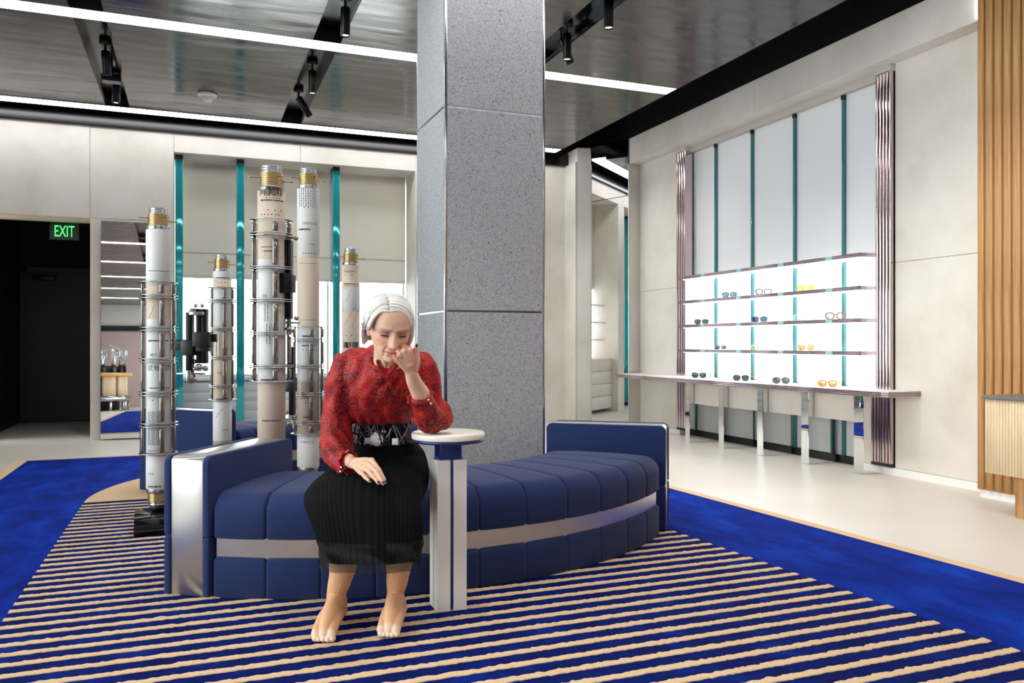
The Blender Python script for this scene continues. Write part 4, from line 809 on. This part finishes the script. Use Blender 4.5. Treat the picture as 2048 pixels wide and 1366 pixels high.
# legs
for kn, pts, rad in ((0, [C(-.62,3.43,.50), C(-.61,3.2,.50), C(-.605,3.03,.47), Q(691,1080,3.04), Q(687,1125,3.05), Q(680,1160,3.065), Q(671,1193,3.085), C(-.665,3.10,.085)], [.085,.08,.060,.057,.053,.043,.034,.036]),
                     (1, [C(-.46,3.43,.50), C(-.445,3.2,.50), C(-.41,3.03,.47), Q(800,1080,3.06), Q(798,1123,3.075), Q(795,1156,3.09), Q(791,1187,3.115), C(-.448,3.135,.085)], [.085,.08,.060,.056,.050,.042,.0325,.035])):
    B.tube(pts, rad, 20, sub=5)
def foot(heel, ank, ball, toe, sp, hh=1):
    heel, ank, ball, toe = [np.array(q_) for q_ in (heel, ank, ball, toe)]
    dv = toe-heel; dv[2] = 0; dv /= np.linalg.norm(dv); sd = np.array((dv[1],-dv[0],0))
    B.tube([heel+np.array((0,0,.0)), heel*.6+ank*.4, ank], [.027,.033,.034], 14, sub=3)
    for o_, r_ in ((-.021,.0195),(0,.022),(.021,.0195)):
        B.tube([heel+sd*o_*.4, (heel+ball)/2+sd*o_*.9+np.array((0,0,.024)), ball+sd*o_*1.25*sp+np.array((0,0,.004)), toe+sd*o_*1.3*sp-dv*.012], [.024,.027,r_,.0125], 12, sub=4)
    B.tube([ank+np.array((0,0,.01)), ank*.45+ball*.55+np.array((0,0,.024)), ball+np.array((0,0,.008))], [.034,.030,.022], 14, sub=3)
    for k in range(5): B.ellip(tuple(toe+sd*(-.032+.016*k)*sp-dv*(.010+.003*abs(k-1.2))+np.array((0,0,-.001))), (.0115,.020,.0108), 12)
zf = .0215
foot(C(-.668,3.135,zf+.026), C(-.664,3.09,.10), C(-.672,2.90,zf+.022), C(-.668,2.862,zf+.011), 1.0)
foot(C(-.440,3.165,zf+.026), C(-.448,3.12,.10), C(-.446,2.94,zf+.022), C(-.444,2.905,zf+.011), .95)
body, co = remesh(B, 'body', .0023, 2, ['skin'], P, .5)
# skin, lip, stocking and toe cap colours, plus shade painted into facial creases
hl = (np.c_[co, np.ones(len(co))] @ HMi.T)[:,:3]; x, y, z = hl.T
col = np.tile(np.array(lin((222,178,152))[:3]), (len(co),1))
def tint(mask, rgb): 
    global col; mm = np.clip(mask, 0, 1)[:,None]; col = col*(1-mm)+np.array(lin(rgb)[:3])*mm
inh = (abs(x) < .09)&(y < .05)&(z > -.13)&(z < .12)
fr_ = np.where(inh&(y < -.02), 1.0, 0)
tint(fr_*.55*G(abs(x),z,.046,-.028,.018,.016), (214,138,118)); tint(fr_*.45*G(x,z,0,-.04,.012,.01), (210,140,122))
tint(fr_*.9*np.clip(G(x,z,0,-.0668,.015,.003)+G(x,z,0,-.0768,.014,.0035),0,1), (190,112,100)); tint(fr_*.8*seg(abs(x),z,(0,-.0714),(.024,-.0700),.0013), (112,56,50))  # lip colour, then shade painted into the mouth slit
tint(fr_*.75*np.clip(G(abs(x),z,.032,-.0015,.014,.008),0,1), (158,98,84)); tint(fr_*.9*np.clip(seg(abs(x),z,(.020,-.0072),(.044,-.0074),.0022)*1.3,0,1), (66,38,36)); tint(fr_*.5*G(abs(x),z,.017,.002,.006,.008), (150,98,84)); tint(fr_*.7*seg(abs(x),z,(.016,.0175),(.046,.0185),.0032), (160,116,96)); tint(fr_*.45*seg(abs(x),z,(.018,-.042),(.030,-.068),.0022), (170,106,90)); tint(fr_*.4*seg(abs(x),z,(.027,-.072),(.031,-.092),.0022), (168,106,90)); tint(fr_*.5*seg(abs(x),z,(.020,-.0145),(.042,-.0165),.0016), (170,108,94)); tint(fr_*.5*seg(abs(x),z,(.0045,.012),(.006,.030),.0016), (178,116,98)); tint(fr_*.7*G(abs(x),z,.0085,-.0505,.0035,.0018), (110,58,50))  # shade painted into sockets, lid slits, folds and nostrils; brows are own colour
tint(np.where(inh, np.clip((abs(x)-.070)/.006,0,1)*.5, 0), (216,140,122))
wz = co[:,2]; tint(np.where(wz < .46, 1.0, 0), (226,176,134)); 
toe_d = np.where(co[:,0]+PR < -.55, 2.872, 2.918)
tint(np.where((wz < .1), 1/(1+np.exp((co[:,1]+PD-toe_d-.012)/.003)), 0), (236,206,178))
hand = (wz > .5)&(co[:,1]+PD < 3.1)&~inh; tint(np.where(hand, .5, 0), (234,188,158))
a_ = body.data.color_attributes.new('Col', 'FLOAT_COLOR', 'POINT'); a_.data.foreach_set('color', np.c_[col, np.ones(len(col))].astype(np.float32).ravel())
# nails
def nail(p, nrm, dirv, s_=1):
    nrm = Vector(nrm).normalized(); dirv = Vector(dirv).normalized(); sd = nrm.cross(dirv).normalized(); dirv = sd.cross(nrm)
    mt = Matrix((sd, dirv, nrm)).transposed().to_4x4(); obj('fingernail', MB().ellip((0,0,0),(.0052*s_,.0075*s_,.0022),10,mtx=Matrix()).v and MB().ellip(tuple(p),(.0052*s_,.0075*s_,.0022),12,mtx=mt), 'nail', P)
for k in range(4): nail(tip[k]+np.array((.001,-.0045,.0045))*fr[k]/.009, (.15,-.75,.75), tip[k]-dip[k], .92 if k < 3 else .82)
nail(Q(833.2,691,2.946), (.35,-1,.1), (0.05,0,1), .95)
# eyelashes, and a dark line standing for shade in the lid crease
for s_ in (-1,1):
    lp = [hp(s_*xx, yfront(s_*xx, zz)-.0004, zz) for xx, zz in ((.0185,-.0075),(.025,-.0065),(.032,-.0062),(.039,-.0068),(.046,-.0082))]
    obj('eyelashes', MB().tube(lp, [.0009,.0019,.0023,.0020,.0010], 6, sub=4), 'lash', P)
    lp = [hp(s_*xx, yfront(s_*xx, zz)-.0002, zz) for xx, zz in ((.0185,.0035),(.026,.006),(.034,.0062),(.045,.003))]
    obj('eyelid_crease_shade', MB().tube(lp, [.0005,.0011,.0011,.0005], 6, sub=4), 'lash', P)
# --- hair: cap and swept strands
HR = np.array((.0875,.104,.1135)); HO = np.array((-.009,.008,.006))
def hs(dr, off=0): dr = dr/np.linalg.norm(dr); return HO+dr*(HR+off)
hb = MB(); nu, nv = 72, 40; grid = {}
def dirv(az, el): return np.array((math.sin(az)*math.cos(el), -math.cos(az)*math.cos(el), math.sin(el)))
def hairline(az):            # lowest elevation covered, by azimuth from the face centre
    a = abs(math.degrees(az)); return np.interp(a, [0,20,40,52,62,75,90,120,180], [44,42,37,27,8,-6,-22,-40,-48])
v = []; f = []
for i in range(nu):
    az = -math.pi+2*math.pi*i/nu; e0 = R(hairline(az)); e0 = max(e0, R(6)) if -106 < math.degrees(az) < -76 else e0
    for j in range(nv):
        el = e0+(math.pi/2-e0)*j/(nv-1); p = hs(dirv(az, el), -.0055)
        if el < 0: q_ = hs(dirv(az,0),-.0055); p = np.array((q_[0]*(1-.10*(-el)), q_[1]*(1-.25*(-el)), HO[2]+HR[2]*math.sin(el)))
        v.append(tuple(hp(*p)))
for i in range(nu):
    for j in range(nv-1): f.append((i*nv+j, ((i+1)%nu)*nv+j, ((i+1)%nu)*nv+j+1, i*nv+j+1))
hb.add(v, f, 0, True); hc = [(len(v), (.50,.47,.45))]
def strand(p0, az, elend, rad, side):
    d0 = p0/np.linalg.norm(p0); d1 = dirv(az, R(max(elend,-2))); aa = abs(math.degrees(az)); dm = dirv(az*(.74 if aa < 110 else .85), R(np.interp(aa,[56,80,120,180],[45,43,40,40])))*1.12; pts = []; n = 9
    wav = rng.normal(0,.0012); lift = rng.uniform(-.002,.003)
    for k in range(n+1):
        tt = k/n; dd = (1-tt)**2*d0+2*tt*(1-tt)*dm+tt*tt*d1; pts.append(hs(dd, lift+.004*math.sin(math.pi*tt)+wav*tt))
    if elend < -2:
        q_ = pts[-1]; zt = HO[2]+HR[2]*math.sin(R(elend)); m_ = 4
        for k in range(1, m_+1):
            tt = k/m_; inw = -.006*tt*tt+rng.normal(0,.0008); rr_ = q_[:2]/np.linalg.norm(q_[:2]); pts.append(np.array((*(q_[:2]+rr_*(inw+.004*math.sin(math.pi*tt*.8))), q_[2]+(zt-q_[2])*tt)))
    n = len(pts); w_ = [rad*(.55+.45*min(1,k/3))*(1-.75*max(0,(k-n+4)/3.0)) for k in range(n)]
    n0 = len(hb.v); hb.tube([hp(*p) for p in pts], w_, 5, cap=False); q_ = rng.choice([.42,.6,.74,.82], p=[.12,.26,.36,.26])*rng.uniform(.94,1.06); ye = .03*max(rng.normal(.3,1),0)+.015; hc.append((len(hb.v)-n0, (q_, q_*(.965-ye*.4), q_*(.935-ye*2))))
for k in range(760):
    side = 1 if rng.random() < .55 else -1
    tpart = rng.random(); y0 = -.078+.135*tpart                        # along the parting, front to crown
    p0 = np.array((-.020+.0035*side+rng.normal(0,.003), y0, 0)); zz = 1-(p0[0]/HR[0])**2-(y0/HR[1])**2; p0[2] = HR[2]*math.sqrt(max(zz,.02))
    amin = 56 if side > 0 else 60
    az = R(np.clip(amin+(180-amin)*(tpart**1.1)+rng.normal(0,6), amin, 182))*side
    a = abs(math.degrees(az))
    el = np.interp(a, [56,64,74,90,120,180], [6,-14,-33,-44,-52,-56])+rng.normal(0,4)
    if side < 0: el = np.interp(a, [60,76,80,104,108,120,180], [-2,0,5,8,-56,-60,-58])+rng.normal(0,3)
    strand(p0/1.0, az, el, .0034+.0018*rng.random(), side)
hair = obj('hair', hb, 'hair', P); a_ = hair.data.color_attributes.new('Col', 'FLOAT_COLOR', 'POINT')
a_.data.foreach_set('color', np.concatenate([np.tile(np.array((*c,1.0)), (n_,1)) for n_, c in hc]).astype(np.float32).ravel())
# --- blouse
S = MB()
def hring(cx, cd, cz, a, b, tilt=0, n=40, e=2.3):
    o = []
    for k in range(n):
        t_ = 2*math.pi*k/n; c, s_ = math.cos(t_), math.sin(t_); xx = math.copysign(abs(c)**(2/e), c)*a; yy = math.copysign(abs(s_)**(2/e), s_)*b
        o.append(C(cx+xx, cd+yy*math.cos(tilt), cz+yy*math.sin(tilt)))
    return o
S.rings([hring(*q_) for q_ in ((-.540,3.365,.762,.105,.095,.1),(-.541,3.352,.764,.125,.115,.1),(-.538,3.33,.785,.142,.128,.15),(-.528,3.28,.84,.143,.128,.2),(-.515,3.235,.90,.148,.126,.22),(-.508,3.205,.95,.158,.112,.2),(-.503,3.19,.99,.165,.092,.1),(-.50,3.18,1.02,.140,.078,.1),(-.495,3.165,1.045,.095,.066,.25),(-.490,3.15,1.062,.066,.060,.35))])
S.tube([C(-.655,3.195,.995), C(-.680,3.21,.93), C(-.690,3.22,.86), C(-.702,3.24,.77), C(-.700,3.235,.70), C(-.682,3.18,.655), C(-.652,3.12,.628), C(-.628,3.075,.618)], [.054,.056,.053,.059,.066,.062,.048,.036], 22, sub=4)
S.tube([C(-.60,3.195,1.005), C(-.655,3.195,.995)], [.06,.054], 18); S.tube([C(-.40,3.195,1.0), C(-.352,3.2,.985)], [.06,.056], 18)
S.tube([C(-.352,3.2,.985), C(-.335,3.205,.93), C(-.330,3.21,.87), C(-.315,3.225,.80)], [.056,.054,.052,.055], 22, sub=4)
S.tube([C(-.315,3.225,.800), C(-.305,3.215,.775), C(-.32,3.17,.785), Q(850,818,3.12), Q(843,803,3.085)], [.056,.050,.056,.050,.043], 22, sub=4)
S.ellip(tuple(C(-.312,3.20,.778)), (.082,.060,.050), 20); S.ellip(tuple(C(-.290,3.22,.80)), (.052,.055,.06), 20)
# collar: ruffled band round the neck opening
cp = []
for k in range(25):
    a = 2*math.pi*k/24; fz = -.5*(math.cos(a)+1)
    cp.append(C(-.485+.060*math.sin(a), 3.115-.060*math.cos(a), 1.060+.078*fz))
S.tube(cp[:-1]+[cp[0],cp[1]], [.0105+.002*math.sin(k*2.3) for k in range(26)], 10, sub=3, cap=False)
S.tube([Q(755,722,3.03), Q(765,742,3.045), Q(777,752,3.06), Q(772,778,3.085)], [.007,.008,.008,.006], 10, sub=3); S.tube([Q(792,728,3.03), Q(784,742,3.045), Q(778,752,3.06), Q(784,782,3.09)], [.007,.008,.008,.006], 10, sub=3)
S.ellip(tuple(Q(777,752,3.052)), (.009,.008,.010), 12)
def ripple(co, me):
    nr = np.empty(len(co)*3); me.vertices.foreach_get('normal', nr); nr = nr.reshape(-1,3)
    x, y, z = co.T
    h = .0020*np.sin(38*x+14*np.sin(9*z)+6*y)*np.sin(11*z+2+5*x)+.0020*np.sin(85*x+10*z+3*np.sin(14*z+20*y))+.0014*np.sin(120*(x+.5*y)+4*np.sin(17*z))
    gath = np.exp(-((z-.765)/.025)**2)*(abs(x) < .17); h += gath*.004*np.sin(150*x)
    lo = (z < .735)&(x > .12); co = co+nr*h[:,None]; co[:,2] = np.where(co[:,0] > .13, np.maximum(co[:,2], .7235), co[:,2]); return co
S.ellip(tuple(C(-.490,3.105,.960)), (.068,.05,.042), 18)
obj_b, _ = remesh(S, 'blouse', .005, 10, ['blouse'], P, .5, ripple)
# cuffs with ruffles and buttons
def cuff(c, ax, r0, ln, nm):
    ax = Vector(ax).normalized(); qd = Vector((0,0,1)).rotation_difference(ax).to_matrix().to_4x4(); mt = Matrix.Translation(c) @ qd; rg_ = []
    for i in range(7):
        tt = i/6; ro = r0*(1+.05*math.sin(tt*6))+(.012*max(0,(tt-.55)/.45)); rg_.append([tuple(mt @ Vector(((ro+.0035*tt*math.sin(9*a+1))*math.cos(a), (ro+.0035*tt*math.sin(9*a+1))*math.sin(a), ln*tt))) for a in np.linspace(0,2*math.pi,54,endpoint=False)])
    for i in range(6,-1,-1): rg_.append([tuple(Vector(p)-(Vector(p)-Vector(c)-ax*ax.dot(Vector(p)-Vector(c))).normalized()*.003) for p in rg_[i]])
    return obj('cuff', MB().rings(rg_, cap=False), 'blouse', obj_b)
c0 = C(-.634,3.085,.620); cuff(tuple(c0), tuple(Q(703,925,3.045)-c0), .034, .038, 'cuff')
c1 = Q(846,808,3.095); cuff(tuple(c1), tuple(Q(826,758,3.02)-c1), .041, .040, 'cuff')
for px_, py_, d_ in ((682,935,3.03),(681,943,3.03),(857.5,800,3.045),(861.5,807,3.05)): obj('cuff_button', MB().ellip(tuple(Q(px_,py_,d_)),(.0042,.0042,.0042),10), 'white', obj_b)
# hanging ruffle under the left cuff
obj('cuff_frill', MB().rings([[tuple(Q(px_,py_,d_)) for px_,py_,d_ in ((686,920,3.06),(700,930,3.03),(694,934,3.035),(678,925,3.065))],[tuple(Q(px_,py_,d_)) for px_,py_,d_ in ((680,934,3.05),(692,937,3.03),(688,942,3.03),(674,938,3.06))],[tuple(Q(px_,py_,d_)) for px_,py_,d_ in ((675,942,3.05),(685,940,3.03),(684,946,3.03),(673,948,3.055))]]), 'blouse', obj_b)
# --- skirt
def skirt(off=0, z_end=.288, n=300, st0=0):
    st = [(-.535,3.425,.668,.128,.128,.108,0),(-.537,3.42,.650,.136,.136,.112,5),(-.540,3.40,.605,.180,.172,.118,25),(-.545,3.33,.545,.205,.205,.098,60),(-.545,3.22,.515,.222,.203,.088,84),(-.545,3.12,.510,.236,.203,.084,92),
          (-.540,3.04,.500,.238,.203,.084,108),(-.535,2.995,.465,.226,.201,.084,140),(-.530,2.985,.415,.204,.203,.090,168),(-.523,2.985,.36,.192,.192,.094,178),(-.520,2.988,.32,.184,.184,.096,180),(-.519,2.990,z_end,.179,.179,.097,180)][st0:]
    rg_ = []; K = 6
    A = np.array(st, float); idx = np.linspace(0, len(A)-1, (len(A)-1)*K+1); Am = np.array([np.interp(idx, range(len(A)), A[:,i]) for i in range(7)]).T
    ker = np.array([1,2,3,2,1])/9
    for i in range(7): Am[2:-2,i] = np.convolve(Am[:,i], ker, 'valid')
    for j, (cx, cd, cz, aL, aR, b_, an) in enumerate(Am):
        fr2 = j/(len(Am)-1); o = []
        for k in range(n):
            t_ = 2*math.pi*k/n; c, s_ = math.cos(t_), math.sin(t_); e = 2.5; a = (aL if c < 0 else aR)
            pl = (.0004+.0016*fr2)*math.sin(64*t_+1.2*math.sin(3*t_))+.005*fr2*math.sin(7*t_+1+4*fr2)+.004*math.sin(5*t_+9*fr2)*math.sin(math.pi*fr2)
            xx = math.copysign(abs(c)**(2/e), c)*(a+pl+off); vv = math.copysign(abs(s_)**(2/e), s_)*(b_+pl+off)
            # ring 'up' axis: at an=0 the ring is horizontal (back = +d); at 90 it is vertical (up); at 180 front = +
            ud, uz = math.cos(R(an)), math.sin(R(an))
            o.append(tuple(C(cx+xx, cd+vv*ud, cz+vv*uz)))
        rg_.append(o)
    return MB().rings(rg_, cap=False)
sk = obj('skirt', skirt(), 'skirt', P)
obj('sheer_hem', skirt(.004, .258, 300, 9), 'sheer', sk)
obj('waistband', MB().rings([hring(-.535,3.425,.662,.133,.112,0,60),hring(-.535,3.425,.676,.132,.111,0,60),hring(-.535,3.425,.676,.124,.104,0,60),hring(-.535,3.425,.662,.124,.104,0,60)], cap=False), 'black', sk)
# --- exposed cable waist
wb_ = obj('waist_core', MB().rings([hring(-.535,3.42,.655,.108,.09,0), hring(-.538,3.40,.70,.100,.085,0), hring(-.540,3.375,.76,.108,.09,0), hring(-.538,3.345,.80,.100,.085,0)]), 'black', P, 'black waist section packed with exposed cables')
cm = [mat('cable_grey',(120,116,134),.35), mat('cable_black',(20,20,22),.35), mat('cable_violet',(150,140,156),.35), mat('cable_pale',(206,196,196),.4), mat('cable_red',(150,60,56),.4)]
for k in range(64):
    a0 = rng.uniform(-1.45,1.45); a1 = np.clip(a0+rng.normal(0,.55), -1.5, 1.5); rr_ = rng.uniform(.112,.128); ci = int(rng.choice(5, p=[.3,.25,.2,.15,.1])); rad = .0040 if ci in (0,1) else .0019
    pts = []
    for tt in np.linspace(0,1,6):
        a = a0+(a1-a0)*(tt**1.4); bul = 1+.05*math.sin(math.pi*tt)-.03*(1-tt); pts.append(C(-.537+rr_*bul*math.sin(a), 3.405-(rr_-.012)*bul*math.cos(a), .772-.108*tt))
    obj('cable', MB().tube(pts, rad, 6, sub=3), cm[ci], wb_)
obj('white_housing', MB().ellip(tuple(Q(754,878,3.298)),(.032,.016,.031),18), 'white', wb_, 'rounded white plastic housing')
obj('housing_hole', MB().ellip(tuple(Q(759,878,3.282)),(.003,.003,.003),10), 'black', wb_)
obj('white_connector', MB().rbox(tuple(Q(785,889,3.292)),tuple(Q(796,877,3.275)),.002), 'white', wb_); obj('white_connector', MB().rbox(tuple(Q(730,887,3.305)),tuple(Q(742,876,3.295)),.002), 'white', wb_)
obj('steel_bracket', MB().rbox(tuple(Q(703,867,3.34)),tuple(Q(720,863,3.32)),.002).rbox(tuple(Q(733,864,3.31)),tuple(Q(742,861,3.30)),.001).rbox(tuple(Q(765,866,3.30)),tuple(Q(772,861,3.29)),.001), 'steel', wb_)
